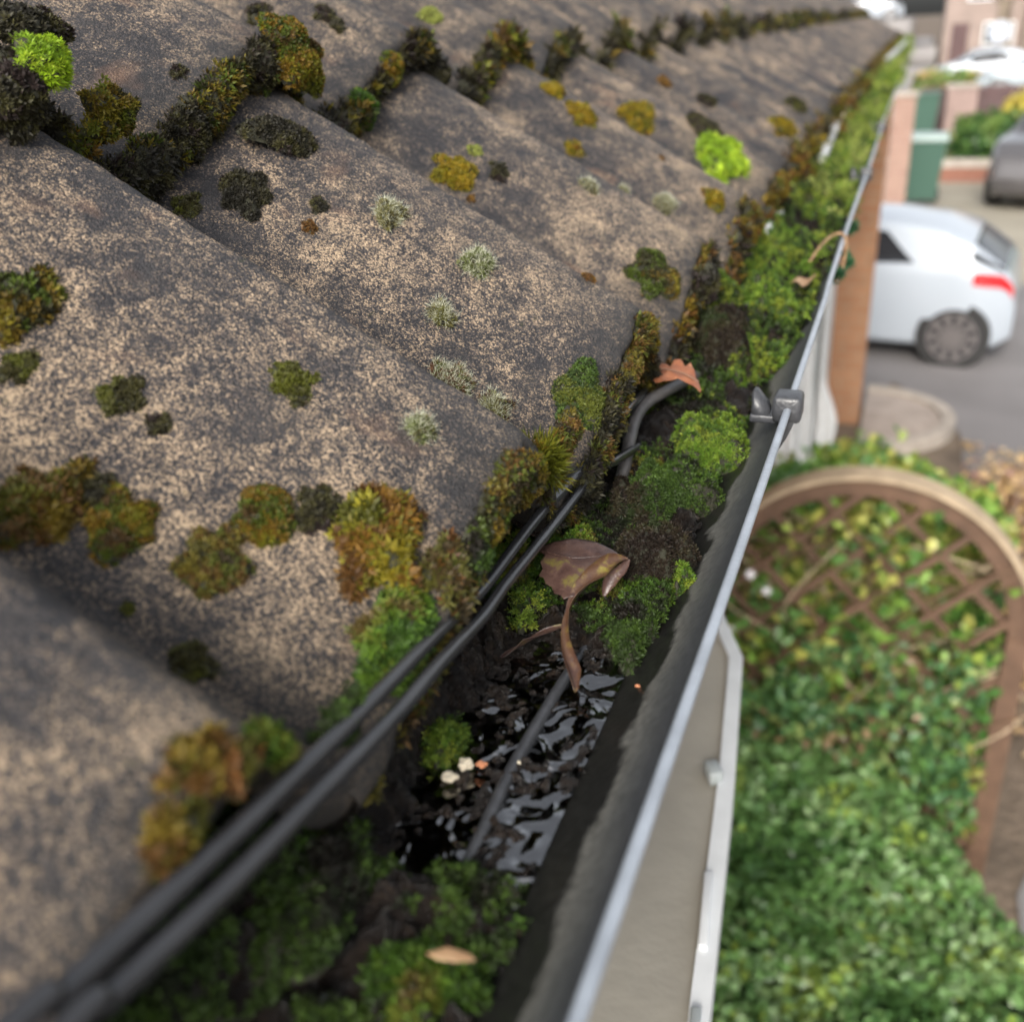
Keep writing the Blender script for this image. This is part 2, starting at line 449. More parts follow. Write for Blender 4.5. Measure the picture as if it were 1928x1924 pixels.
# ------------------------------------------------------------------ moss
PAL = {
 'lime': [(.34, .52, .02), (.26, .42, .015), (.42, .58, .04), (.20, .34, .02)],
 'lime2': [(.20, .24, .05), (.28, .32, .08), (.14, .16, .04)],
 'gold': [(0.211, 0.145, 0.009), (0.174, 0.158, 0.012), (0.260, 0.185, 0.012), (0.124, 0.119, 0.012), (0.161, 0.079, 0.009)],
 'gold2': [(0.099, 0.112, 0.009), (0.149, 0.145, 0.012), (0.161, 0.099, 0.012), (0.062, 0.086, 0.009), (0.081, 0.050, 0.018)],
 'goldb': [(0.149, 0.106, 0.012), (0.186, 0.139, 0.018), (0.105, 0.053, 0.012), (0.074, 0.079, 0.009), (0.124, 0.073, 0.024)],
 'mixed': [(.09, .11, .012), (.15, .13, .012), (.12, .085, .012), (.035, .035, .014), (.06, .09, .012)],
 'dark': [(.025, .024, .018), (.04, .038, .022), (.060, .058, .022), (.03, .022, .02)],
 'olive': [(0.056, 0.054, 0.017), (0.038, 0.036, 0.014), (0.075, 0.079, 0.021), (0.090, 0.101, 0.014)],
 'olive2': [(.085, .08, .02), (.14, .12, .02), (.12, .07, .02), (.09, .11, .02), (.05, .04, .02)],
 'brown': [(.14, .07, .02), (.10, .055, .02), (.20, .11, .02)],
 'brownb': [(.11, .055, .025), (.16, .07, .02), (.07, .05, .02), (.10, .10, .02)],
 'grim': [(0.119, 0.150, 0.042), (0.154, 0.188, 0.060), (0.084, 0.105, 0.030), (0.112, 0.112, 0.036)],
 'grim2': [(.12, .12, .03), (.16, .15, .05), (.09, .08, .03)],
 'grimb': [(0.098, 0.112, 0.024), (0.120, 0.060, 0.030), (0.150, 0.165, 0.036), (0.083, 0.045, 0.018), (0.150, 0.150, 0.054)],
 'star': [(0.186, 0.158, 0.012), (0.136, 0.132, 0.012), (0.161, 0.086, 0.012), (0.093, 0.046, 0.012), (0.211, 0.198, 0.018), (0.081, 0.086, 0.012)],
 'green': [(.05, .11, .012), (.035, .075, .012), (.085, .16, .016), (.12, .15, .02), (.10, .075, .02)],
 'green2': [(.045, .085, .015), (.07, .12, .02), (.035, .06, .015), (.10, .12, .02)],
 'gutter': [(.028, .050, .012), (.040, .075, .016), (.060, .11, .018), (.020, .028, .012), (.016, .014, .010)],
 'gutlight': [(.10, .19, .02), (.16, .25, .03), (.06, .12, .02), (.20, .26, .03), (.035, .06, .015)],
 'feather': [(.20, .28, .04), (.13, .20, .03), (.28, .35, .07), (.06, .10, .02), (.32, .36, .10), (.03, .035, .015)],
 'mudmoss': [(.022, .016, .012), (.032, .024, .016), (.045, .04, .02), (.03, .045, .015)],
}
SHP = {  # leaves, stem rise, leaf length, width, elevation range, hair
 'cushion': (7, .45, 1.0, .24, (.25, 1.15), 0),
 'grim': (8, .5, .9, .15, (.35, 1.25), 1),
 'limestar': (9, .6, 1.15, .10, (.1, 1.1), 0),
 'star': (10, .55, 1.05, .19, (.05, .95), 0),
 'tuft': (8, .9, 1.1, .17, (.3, 1.2), 0),
 'feather': (12, 2.2, .8, .2, (.1, .9), 0),
 'spike': (9, 2.0, 2.4, .06, (.75, 1.4), 0),
}
def pick_cols(P, pal, rng, scale=220):
    pal = np.array(PAL[pal]); n = len(P)
    f = vnoise(P, scale, 11)*.65 + vnoise(P, scale*.35, 5)*.35
    f = (f-.22)/.56*len(pal) + rng.normal(0, .45, n)
    i = np.clip(f.astype(int), 0, len(pal)-1)
    return pal[i]*rng.uniform(.75, 1.3, (n, 1))

def shoots(P, Nr, size, shape, cols, rng):
    """rosettes of small pointed leaves at points P with axes Nr -> V, F, C"""
    L, rise, ln, wd, (e0, e1), hair = SHP[shape]
    n = len(P)
    size = np.broadcast_to(np.asarray(size, float), (n,))[:, None, None]
    Nr = Nr + rng.normal(0, .28, (n, 3)); Nr /= np.linalg.norm(Nr, axis=1, keepdims=True)
    ref = np.where(np.abs(Nr[:, :1]) < .8, np.array([[1., 0, 0]]), np.array([[0, 1., 0]]))
    T1 = np.cross(Nr, ref); T1 /= np.linalg.norm(T1, axis=1, keepdims=True); T2 = np.cross(Nr, T1)
    k = np.arange(L)[None, :]
    az = rng.uniform(0, 2*PI, (n, 1)) + k*2.39996 + rng.normal(0, .15, (n, L))
    fr = (k+.5)/L
    el = e0 + (e1-e0)*fr + rng.normal(0, .12, (n, L))
    rad = T1[:, None]*np.cos(az)[..., None] + T2[:, None]*np.sin(az)[..., None]
    N3 = Nr[:, None]
    d = rad*np.cos(el)[..., None] + N3*np.sin(el)[..., None]
    side = np.cross(N3, rad)
    base = P[:, None] + N3*(fr[..., None]*rise - .3)*size
    l = ln*size*rng.uniform(.75, 1.2, (n, L, 1))*(1-.25*fr[..., None])
    wv = side*wd*l*1.0
    mid = base + d*l*.45
    tip = base + d*l + rad*l*.10 - N3*l*.05
    V = np.stack([base, mid-wv, tip, mid+wv], 2).reshape(-1, 3)
    F = np.arange(len(V)).reshape(-1, 4)
    C = np.repeat(cols, L, 0)*rng.uniform(.85, 1.15, (n*L, 1))
    C4 = np.repeat(C[:, None], 4, 1)
    C4[:, 0] *= np.array([.75, .62, .6])               # old brown leaf bases
    C4 = C4.reshape(-1, 3)
    if hair:
        m = rng.rand(n*L) < .45
        tp = tip.reshape(-1, 3)[m]; dd = d.reshape(-1, 3)[m] + rng.normal(0, .25, (m.sum(), 3))
        sz = np.repeat(size[:, 0], L, 0)[m]
        sd_ = side.reshape(-1, 3)[m]
        hv = np.stack([tp-sd_*sz*.030, tp+sd_*sz*.030, tp+dd*sz*1.2], 1).reshape(-1, 3)
        hf = np.arange(len(hv)).reshape(-1, 3) + len(V)
        V = np.vstack([V, hv]); C4 = np.vstack([C4, np.tile([[.55, .56, .42]], (len(hv), 1))])
        return V, [F, hf], C4
    return V, [F], C4

class Acc:
    def __init__(s): s.V = []; s.F4 = []; s.F3 = []; s.C = []; s.n = 0; s.m4 = []; s.m3 = []
    def add(s, V, Fs, C, mi):
        for f in Fs:
            f = np.asarray(f)
            if not len(f): continue
            if f.shape[1] == 4: s.F4.append(f+s.n); s.m4.append(np.full(len(f), mi))
            else: s.F3.append(f+s.n); s.m3.append(np.full(len(f), mi))
        s.V.append(V); s.C.append(np.broadcast_to(C, V.shape)); s.n += len(V)
    def build(s, name, mats, parent=None, smooth=True):
        V = np.vstack(s.V); C = np.vstack(s.C); Fs = []; mi = []
        if s.F4: Fs.append(np.vstack(s.F4)); mi.append(np.concatenate(s.m4))
        if s.F3: Fs.append(np.vstack(s.F3)); mi.append(np.concatenate(s.m3))
        org = V.mean(0); org[2] = V[:, 2].min()
        return mesh_np(name, V, Fs, mats, parent, C, np.concatenate(mi), smooth, origin=org)

def mound(basefn, rx, ry, h, rot, size, shape, pal, seed, lump=.35, acc=None, density=1.0, basecol=(.02, .02, .012), stray=.12):
    """a moss cushion: lumpy dome on a surface basefn(u,v)->(P,N), covered in shoots"""
    rng = np.random.RandomState(seed); acc = acc or Acc()
    ph = rng.uniform(0, 6.28, 5); am = rng.uniform(.04, .17, 5)
    def rim(th): return 1 + sum(am[i]*np.sin((i+2)*th+ph[i]) for i in range(5))
    def surf(rho, th, noise_on=True):
        r = rho*rim(th)
        a, b = rx*r*np.cos(th), ry*r*np.sin(th)
        u = a*math.cos(rot)-b*math.sin(rot); v = a*math.sin(rot)+b*math.cos(rot)
        P, N = basefn(u, v)
        H = h*np.clip(1-rho**2.6, 0, 1)**.6
        nz = fbm(np.stack([u, v, u*0+seed*.37], -1), 2.4/max(.004, min(rx, ry)), seed % 91, 4)
        H = H*(1+lump*2*(nz-.5)) - .0012
        return P + N*H[..., None], N, P
    nr_, na = 12, 40
    rho, th = np.meshgrid(np.linspace(0, 1, nr_), np.linspace(0, 2*PI, na, endpoint=False), indexing='ij')
    V, N, _ = surf(rho, th)
    idx = np.arange(nr_*na).reshape(nr_, na); ix2 = np.roll(idx, -1, 1)
    F = np.stack([idx[:-1], idx[1:], ix2[1:], ix2[:-1]], -1).reshape(-1, 4)
    acc.add(V.reshape(-1, 3), [F], np.array(basecol), 0)
    sp = size*.54/math.sqrt(density)
    n = int(PI*rx*ry*(1+1.2*h/max(rx, ry))/(sp*sp)) + 6
    n = min(n, 5200)
    rho = np.sqrt(rng.uniform(0, 1.0, n)); th = rng.uniform(0, 2*PI, n)
    far = rng.rand(n) < stray*.5
    rho = np.where(far, rho*1.12, rho)
    P, N, B = surf(rho, th)
    e = 1e-3
    P2, _, _ = surf(rho+.04, th); P3, _, _ = surf(rho, th+.08)
    nv = np.cross(P2-P, P3-P); l = np.linalg.norm(nv, axis=1, keepdims=True); nv = np.where(l > 1e-12, nv/np.maximum(l, 1e-12), N)
    s = np.sign(np.sum(nv*N, 1, keepdims=True)); s[s == 0] = 1; nv = nv*s
    nv = nv + N*.25; nv /= np.linalg.norm(nv, axis=1, keepdims=True)
    C = pick_cols(P, pal, rng, 1.3/max(.004, min(rx, ry)))
    V, Fs, C4 = shoots(P, nv, size*rng.uniform(.75, 1.25, n), shape, C, rng)
    acc.add(V, Fs, C4, 1)
    return acc

def roof_base(c, s0, y0):
    def f(u, v):                      # u up the slope, v along the gutter
        s = s0+u; y = y0+v
        P = roof_pt(c, s, y); N = roof_nrm(y)
        over = s < 0                 # a cushion hanging over the nose bends down
        P = np.where(over[..., None], roof_pt(c, np.zeros_like(s), y) + s[..., None]*(A*.35+NN*.94), P)
        N = np.where(over[..., None], N*.6-A*.6, N)
        return P, N/np.linalg.norm(N, axis=-1, keepdims=True)
    return f
MOSSMATS = [M_mbase, M_moss]
# (course, s, y, radius, kind, aspect along gutter, label)
TUFTS = [
 (0, 0.1863, 0.2765, .0130, 'mixed', 1.25, "green and gold moss cushion cut off by the left edge of the photo"),
 (0, 0.1720, 0.2543, .0070, 'olive', 1.3, "small olive moss patch just below the green and gold cushion at the left edge"),
 (0, 0.1368, 0.2663, .0080, 'olive', 1.0, "flat olive moss tuft with a smaller dark tuft at its lower right"),
 (0, 0.1203, 0.2654, .0042, 'dark', 1.0, "tiny dark moss tuft to the lower right of the flat olive tuft"),
 (0, 0.0876, 0.3079, .0088, 'olive', 1.1, "ragged dark olive moss patch alone in the middle of the second tile"),
 (0, 0.2198, 0.4632, .0137, 'dark', 1.1, "round black moss cushion in the trough below the second tile's fringe"),
 (0, 0.1838, 0.4828, .0047, 'dark', 1.0, "tiny dark grey moss dot right above the small brown button"),
 (0, 0.1811, 0.4669, .0041, 'brown', 1.0, "small gold brown moss button in the trough"),
 (0, 0.1488, 0.5025, .0085, 'grim2', 1.4, "narrow upright olive grey moss tuft on the big tile's rise"),
 (0, 0.0936, 0.5052, .0080, 'grim', 1.0, "round pale grey green hairy moss ball, the uppermost of the hairy ones"),
 (0, 0.0978, 0.4631, .0066, 'grim2', 1.0, "small round olive hairy moss ball below the pale one"),
 (0, 0.0373, 0.3215, .0056, 'grim', 1.0, "small pale hairy moss ball left of the broken moss ring"),
 (0, 0.0772, 0.4274, .0110, 'grimb', 1.2, "hairy green and red brown moss, upper half of the broken ring"),
 (0, 0.0516, 0.4284, .0085, 'grimb', 1.1, "pale hairy moss knob at the lower end of the broken ring"),
 (0, 0.0389, 0.5559, .0042, 'brown', 1.1, "tiny brown moss button near the big tile's crest line"),
 (0, 0.0280, 0.6785, .0185, 'mixed', 1.1, "olive gold moss cushion at the lower edge of the third tile above the gutter"),
 (0, 0.1834, 0.6637, .0150, 'gold', 1.1, "bright gold moss cushion below the second trough"),
 (0, 0.1795, 0.6940, .0055, 'lime2', 1.1, "tiny yellow green moss tuft beside the bright gold cushion"),
 (0, 0.1567, 0.6868, .0076, 'dark', 1.1, "dark flat moss spot right of the bright gold cushion"),
 (0, 0.1650, 0.6507, .0042, 'brown', 1.6, "thin orange brown moss streak under the bright gold cushion"),
 (0, 0.2010, 0.9341, .0114, 'gold', 1.0, "uppermost gold moss cushion under the hanging fringe clump"),
 (0, 0.1663, 0.9195, .0145, 'gold', 1.1, "rounded gold moss cushion, middle one of the three down the fourth tile's trough"),
 (0, 0.1591, 0.8733, .0090, 'gold', 1.1, "smaller gold moss cushion, lowest of the three down the fourth tile's trough"),
 (0, 0.1556, 1.0884, .0210, 'gold', 1.2, "broad gold moss cushion to the right of the three in the trough"),
 (0, 0.1814, 1.3159, .0090, 'brown', 1.1, "blurred brown moss dot, the farthest up the roof"),
 (0, 0.1242, 1.3295, .0116, 'dark', 1.1, "blurred dark grey moss dot above the lime cushion"),
 (0, 0.0877, 1.1409, .0205, 'dark', 1.2, "dark moss cushion joined behind the bright lime one"),
 (0, 0.0592, 1.0990, .0290, 'lime', 1.25, "vivid lime green moss cushion on the fifth tile"),
 (0, 0.0285, 0.9109, .0115, 'gold', 1.1, "gold moss dot near the nose of the fourth tile"),
 (0, 0.0680, 0.8701, .0098, 'grim2', 1.0, "grey olive hairy moss dot on the third tile's crest line"),
 (0, 0.0954, 0.7262, .0062, 'grim2', 1.0, "tiny grey moss dot high on the third tile's face"),
 (0, 0.1054, 0.8592, .0053, 'grim2', 1.2, "flat grey moss dot on the third tile's crest, above the grey olive one"),
 (0, 0.0463, 1.7344, .0181, 'olive', 1.1, "blurred olive moss cushion, farthest of those near the gutter"),
 (0, 0.0386, 1.5057, .0173, 'gold', 1.1, "blurred gold moss cushion near the far gutter edge"),
 (0, 0.0860, 0.9283, .0042, 'brown', 1.1, "tiny brown moss dot left of the lime cushion"),
 (0, 0.1324, 0.2165, .0140, 'goldb', 1.35, "large gold brown moss cushion at the left edge of the lower trough"),
 (0, 0.1222, 0.2332, .0068, 'dark', 1.2, "dark moss patch behind the olive gold cushion on the left"),
 (0, 0.1088, 0.2268, .0118, 'gold2', 1.15, "smooth round olive gold moss cushion second from the left in the lower row"),
 (0, 0.0768, 0.2346, .0118, 'olive2', 1.1, "olive brown moss cushion, third from the left in the lower row"),
 (0, 0.0710, 0.2577, .0110, 'gold2', 1.1, "olive gold moss cushion above the olive brown one in the lower row"),
 (0, 0.0561, 0.2700, .0080, 'dark', 1.1, "dark grey moss cushion between the olive gold cushion and the big starry one"),
 (0, 0.0320, 0.2723, .0172, 'star', 1.15, "largest starry gold and brown moss cushion above the cables"),
 (0, 0.0061, 0.2779, .0095, 'brownb', 1.2, "dark red brown moss hanging beside the big starry cushion"),
 (0, 0.0127, 0.2461, .0150, 'green', 1.2, "green and rust moss cushion hanging from the tile edge onto the cables"),
 (0, 0.0620, 0.1998, .0070, 'olive', 1.3, "dark green moss patch on the crest line of the nearest tile"),
 (0, -0.0010, 0.1626, .0070, 'green', 1.3, "bright green moss at the tile edge left of the cables, out of focus"),
 (0, 0.0068, 0.1435, .0070, 'goldb', 1.3, "upper blurred gold moss at the nose of the nearest tile"),
 (0, -0.0010, 0.1490, .0065, 'brownb', 1.3, "middle blurred brown moss at the nose of the nearest tile"),
 (0, 0.0010, 0.1266, .0068, 'goldb', 1.2, "lower blurred gold moss touching the cable at the nearest tile"),
 (0, 0.0884, 0.2050, .0022, 'olive', 1.0, "tiny olive moss speck on the lower trough"),
 (0, 0.0979, 0.2503, .0022, 'olive', 1.0, "tiny olive moss speck above the lower row of cushions"),
 (1, 0.0916, 0.6680, .0085, 'dark', 1.2, "dark moss dot at the top edge of the photo on the upper course"),
 (1, 0.0550, 0.7025, .0080, 'dark', 1.1, "dark moss dot, upper of the pair on the third upper tile"),
 (1, 0.0422, 0.6996, .0065, 'dark', 1.2, "dark moss dot, lower of the pair on the third upper tile"),
 (1, 0.0591, 0.8928, .0095, 'lime2', 1.2, "pale lime moss tuft on the crest of the upper course"),
 (1, 0.0165, 0.4831, .0045, 'dark', 1.1, "tiny dark moss dot above the long dark fringe"),
 (0, 0.2388, 0.4361, .0075, 'olive', 1.6, "olive moss trail at the foot of the long dark fringe"),
 (0, 0.0152, 0.4641, .0165, 'green2', 1.3, "dark green moss draped over the nose of the big tile"),
 (0, -0.0010, 0.5696, .0080, 'gold', 2.0, "gold moss strip on the far corner of the big tile above the oak leaf"),
]
HT = {'lime': .45, 'gold': .5, 'dark': .5, 'olive': .35, 'olive2': .5, 'mixed': .5, 'brown': .45, 'grim': .85, 'grim2': .7, 'grimb': .45,
      'star': .5, 'green': .5, 'green2': .42, 'gold2': .5, 'goldb': .5, 'lime2': .5, 'brownb': .5}
for i, (c, s, y, r, kd, asp, lb) in enumerate(TUFTS):
    Z = max(.2, y*.85+.1)
    size = min(max(.0020, .0040*Z), r*.36)
    shape = 'cushion'
    if kd.startswith('grim'): shape = 'grim'; size = min(.0026, r*.42)
    if kd == 'star': shape = 'star'; size = .0042
    if kd in ('green', 'brownb', 'goldb'): shape = 'star'; size = .0032
    if kd == 'lime': shape = 'limestar'; size = .006
    if kd == 'dark': size *= 1.15
    if kd == 'mixed': size = .0029
    a = mound(roof_base(c, s, y), r/math.sqrt(asp)*1.0, r*math.sqrt(asp), r*HT[kd], 0., size, shape, kd, 100+i, lump=.45)
    o = a.build("moss_cushion", MOSSMATS)
    tag(o, lb, "moss", "moss cushions on the roof tiles")

# moss fringes along the tile edges: one per tile
def fringe(c, y0, y1, rad, pal_fn, seed, cover=.0, drop=.5, size=.0022, fine=True, outw=.0):
    rng = np.random.RandomState(seed); acc = Acc()
    nt_ = max(16, int((y1-y0)/(.0016 if fine else .005))); na = 22 if fine else 14
    ys = np.linspace(y0, y1, nt_); th = np.linspace(0, 2*PI, na, endpoint=False)
    Y, T = np.meshgrid(ys, th, indexing='ij')
    def surf(Y, T):
        q = np.stack([Y*0+c*3.3, Y, Y*0+seed*.11], -1)
        env = sstep(0, .12, (Y-y0)/(y1-y0))*sstep(0, .12, (y1-Y)/(y1-y0))
        R = rad*(.35+1.15*fbm(q, 38, seed % 50, 3))*(.35+.65*env)
        R = R*np.clip((fbm(q, 22, 60+seed % 9, 2)-cover)*6, .12, 1)
        q2 = np.stack([np.cos(T)*.01, Y, np.sin(T)*.01+seed], -1)
        R = R*(.35+1.3*fbm(q2, 120, 17, 3))
        C = roof_pt(c, np.zeros_like(Y)-.002-outw, Y) - NN*(.009+.55*rad*drop)
        d = -A*np.cos(T)[..., None]*.75 + (NN*1.15)*np.sin(T)[..., None]
        P = C + d*R[..., None]
        dn = -A*np.cos(T)[..., None] + NN*np.sin(T)[..., None]
        return P, dn, R
    V, _, _ = surf(Y, T)
    idx = np.arange(V.shape[0]*na).reshape(-1, na); ix2 = np.roll(idx, -1, 1)
    F = np.stack([idx[:-1], ix2[:-1], ix2[1:], idx[1:]], -1).reshape(-1, 4)
    acc.add(V.reshape(-1, 3), [F], np.array((.02, .02, .012)), 0)
    n = int((y1-y0)*2*PI*rad*.62/(size*.62)**2)
    n = min(n, 6000)
    Yr = rng.uniform(y0, y1, n); Tr = rng.uniform(-1.9, 2.4, n)
    P, N, R = surf(Yr, Tr)
    keep = R > rad*.14; P, N = P[keep], N[keep]
    C = pal_fn(P, rng)
    V, Fs, C4 = shoots(P, N, size*rng.uniform(.6, 1.5, len(P)), 'tuft', C, rng)
    acc.add(V, Fs, C4, 1)
    return acc.build("moss_fringe", MOSSMATS)
def pal_dark(gf, pal='gold2', th=.56):
    def f(P, rng):
        C = pick_cols(P, 'dark', rng)
        g = fbm(P, 55, gf, 2) + rng.normal(0, .03, len(P))
        G = pick_cols(P, pal, rng)
        return np.where((g > th)[:, None], G, C)
    return f
fr_lbl1 = {0: "thick black and green moss fringe under the tile edge in the top left corner",
 1: "long dark moss fringe with green specks dipping through the first trough",
 2: "dark fringe with brown tuft at the crest and green lumps in the second trough",
 3: "dark brown fringe in the third trough of the upper course",
 4: "gold and dark fringe hanging under the fourth upper tile",
 5: "dark streak of moss under the fifth upper tile"}
fr_lbl0 = {1: "rough olive moss fringe on the edge of the big starry cushion's tile",
 2: "dark olive moss fringe under the nose of the big sharp tile",
 3: "rusty moss fringe under the third tile above the gutter",
 4: "orange brown moss fringe beside the vivid lime cushion's tile",
 5: "gold brown blurred fringe below the fifth eaves tile"}
for k in range(0, 40):
    y0 = Y0+PITCH*(k-1); y1 = y0+PITCH
    if y1 > Y_END: break
    fine = k < 6
    sz = min(.0032+.0018*max(0, k-2), .016)
    rad = {0: .013, 1: .0135, 2: .0125, 3: .0135, 4: .012}.get(k, .0095)
    cov = {0: .1, 1: .15, 2: .22, 3: .30, 4: .33}.get(k, .40)
    ff = pal_dark(3+k, 'gold2' if k in (1, 4) else ('green' if k in (0,) else 'mixed'), {0: .57, 1: .56, 2: .54, 4: .50}.get(k, .56))
    o = fringe(1, y0-.012, y1+.012, rad, ff, 300+k, cov, .75, sz, fine)
    tag(o, fr_lbl1.get(k, "dark blurred moss line under a far upper course tile"), "moss", "moss fringes along the tile edges")
    if k >= 1:
        r0 = {1: .0050, 2: .0095, 3: .009, 4: .010, 5: .010}.get(k, .010)
        pf = pal_dark(40+k, 'goldb' if k >= 3 else 'olive2', .44)
        o = fringe(0, y0+.01, y1, r0, pf, 400+k, .36 if k < 2 else (.12 if k == 2 else .22), .9, sz, fine)
        tag(o, fr_lbl0.get(k, "gold brown blurred moss line under a far eaves tile"), "moss", "moss fringes along the tile edges")

# extra clumps on the fringes: bigger lumps with their own colour
def ball(P0, N0, rx, h, pal, seed, size, shape='cushion', ry=None, lump=.5, name="moss_cushion", label="", group="moss lumps on the tile edges", cat="moss", density=1., basecol=(.02, .02, .012)):
    P0 = np.array(P0, float); N0 = np.array(N0, float); N0 /= np.linalg.norm(N0)
    ref = np.array([0, 1., 0]); T1 = np.cross(ref, N0); T1 /= np.linalg.norm(T1); T2 = np.cross(N0, T1)
    def f(u, v):
        P = P0 + u[..., None]*T1 + v[..., None]*T2
        return P, np.broadcast_to(N0, P.shape)
    a = mound(f, rx, ry or rx, h, 0, size, shape, pal, seed, lump, density=density, basecol=basecol)
    o = a.build(name, MOSSMATS)
    return tag(o, label, cat, group)
def nose(c, y, dn=-.006, da=-.004):
    return roof_pt(c, np.array(da), np.array(y)) + NN*dn
ball(nose(1, .565, .002), -A*.6+NN*.7, .020, .012, 'gold2', 501, .0026, ry=.024, label="brown and olive moss tuft on the rounded crest of the long fringe")
ball(nose(1, .655, -.012), -A+NN*.3, .013, .011, 'green', 502, .0028, ry=.014, label="green moss lump in the second trough of the upper course")
ball(nose(1, .70, -.008), -A+NN*.4, .011, .010, 'gold2', 503, .0028, label="olive gold moss lump right of the green one in the second trough")
ball(nose(1, .775, -.004), -A+NN*.5, .013, .010, 'dark', 504, .003, label="dark moss lump at the crest beyond the second trough")
ball(nose(1, .975, -.012), -A+NN*.2, .015, .012, 'gold', 505, .004, ry=.018, label="yellow brown moss clump hanging between two upper tiles")
ball(nose(1, .945, -.022), -A+NN*.2, .011, .012, 'gold2', 506, .004, label="olive moss drip beneath the yellow brown hanging clump")
ball(nose(1, .888, -.016), -A+NN*.2, .017, .012, 'dark', 507, .0035, ry=.02, label="black moss lump filling the third trough")
ball(nose(1, .465, -.012), -A+NN*.5, .013, .010, 'dark', 508, .0026, label="black moss lump on the rising part of the long fringe")
ball(nose(1, .415, -.016), -A+NN*.5, .012, .009, 'olive', 509, .0024, label="green speckled moss lump at the lowest point of the long fringe")
ball(nose(0, .505, -.010), -A+NN*.1, .011, .008, 'olive2', 510, .0022, ry=.016, label="olive moss lump under the big tile's nose")
ball(nose(0, .345, -.012, -.006), -A+NN*.2, .010, .008, 'mixed', 511, .0020, ry=.014, label="olive moss on the corner below the pale hairy ball")
ball((-0.1280, 0.3209, -0.1508), -A+NN*.4, 0.0100, 0.0070, 'olive2', 540, .0026, ry=0.0140, label="olive moss on the shaded edge below the sharp tile's corner")
ball((-0.1300, 0.3054, -0.1603), -A+NN*.4, 0.0100, 0.0070, 'mixed', 541, .0026, ry=0.0140, label="rusty olive moss in the gap between the sharp tile's edge and the cables")
ball((-0.1320, 0.2909, -0.1695), -A+NN*.4, 0.0100, 0.0070, 'gutter', 542, .0026, ry=0.0140, label="dark green moss squeezed between tile edge and upper cable")
ball((-0.1300, 0.1938, -0.1686), -A+NN*.4, 0.0070, 0.0050, 'gutter', 543, .0026, ry=0.0120, label="dark green moss along the nearest trough just above the cables")
ball((-0.1310, 0.4018, -0.1637), -A+NN*.4, 0.0090, 0.0070, 'olive2', 544, .0026, ry=0.0140, label="olive moss hanging under the draped green moss beside the cable")
ball((-0.1325, 0.3761, -0.1670), np.array([.8, -.2, .5]), .007, .006, 'gold2', 512, .0028, shape='spike', label="tuft of long yellow grassy moss beside the cable")
ball(nose(0, .715, -.014, -.008), -A+NN*.2, .014, .012, 'dark', 513, .003, label="dark moss lump under the third eaves tile")
ball(nose(0, .925, -.012, -.006), -A+NN*.2, .018, .014, 'goldb', 514, .004, ry=.028, label="orange brown moss lump at the corner of the fourth eaves tile")
ball(nose(0, 1.13, -.012, -.006), -A+NN*.2, .018, .014, 'goldb', 515, .005, ry=.03, label="gold moss lump at the corner of the fifth eaves tile")
ball(nose(0, 1.33, -.012, -.006), -A+NN*.2, .020, .014, 'goldb', 516, .007, ry=.03, label="gold moss lump at the corner of the sixth eaves tile")
ball((-0.3340, 0.3559, -0.0031), -A*.7+NN*.8, .0100, .007, 'lime', 520, .0026, ry=.0135, shape='limestar', label="bright lime green moss cushion on the dark moss in the top left corner")
ball((-0.3380, 0.3398, -0.0163), -A+NN*.5, .013, .010, 'dark', 517, .0030, ry=.016, label="black moss lump below the bright lime cushion")
ball((-0.3500, 0.3709, 0.0086), -A*.3+NN, .012, .007, 'dark', 519, .0030, ry=.018, label="black moss mat just above the bright lime cushion")
ball((-0.3400, 0.3937, -0.0257), -A+NN*.4, .012, .010, 'mixed', 521, .0028, ry=.015, label="dark moss lump flecked yellow green to the lower right of the lime cushion")
ball(roof_pt(0, np.array(.224), np.array(.51)), NN, .017, .008, 'dark', 518, .0028, ry=.020, label="black moss patch under the crest of the long fringe")

# ------------------------------------------------------------------ gutter
GX, GZ0, GR, CZ = -.118, -.190, .0728, -.170
LIPX = -.048
gut = empty("gutter", (GX, 0, GZ0-GR))
tag(gut, "black half round plastic gutter full of moss, silt and water below the tile edges", "gutter")
def gy_wob(y): return .0016*math.sin(y*2.1+.4)+.0012*math.sin(y*4.7)*(y > .8)
def extrude_profile(prof_pts, ys, name, m, parent, smooth=True, wob=True, closed=True):
    V = []; n = len(prof_pts)
    for y in ys:
        wx = gy_wob(y) if wob else 0
        for (x, z) in prof_pts: V.append((x+wx, y, z))
    idx = np.arange(len(V)).reshape(len(ys), n); ix2 = np.roll(idx, -1, 1)
    F = np.stack([idx[:-1], ix2[:-1], ix2[1:], idx[1:]], -1)
    if not closed: F = F[:, :-1]
    V = np.array(V) - np.array(parent.location) if parent else np.array(V)
    return mesh_np(name, V, F.reshape(-1, 4), m, parent, smooth=smooth)
pin = [(GX+GR*math.cos(a), CZ-GR*math.sin(a)) for a in np.linspace(.279, PI-.279, 48)]
pout = [(GX+(GR+.002)*math.cos(a), CZ-(GR+.002)*math.sin(a)) for a in np.linspace(PI-.279, .279, 48)]
ys = np.concatenate([np.arange(-.15, 2, .04), np.arange(2, 8.31, .15)])
extrude_profile(pin+pout, ys, "trough", M_gut, gut)
LX = LIPX+.0008
lipp = [(LX+.0004+.0021*math.cos(a), GZ0+.0002+.0015*math.sin(a)) for a in np.linspace(0, 2*PI, 14, endpoint=False)]
extrude_profile(lipp, ys, "lip", M_lip, gut)

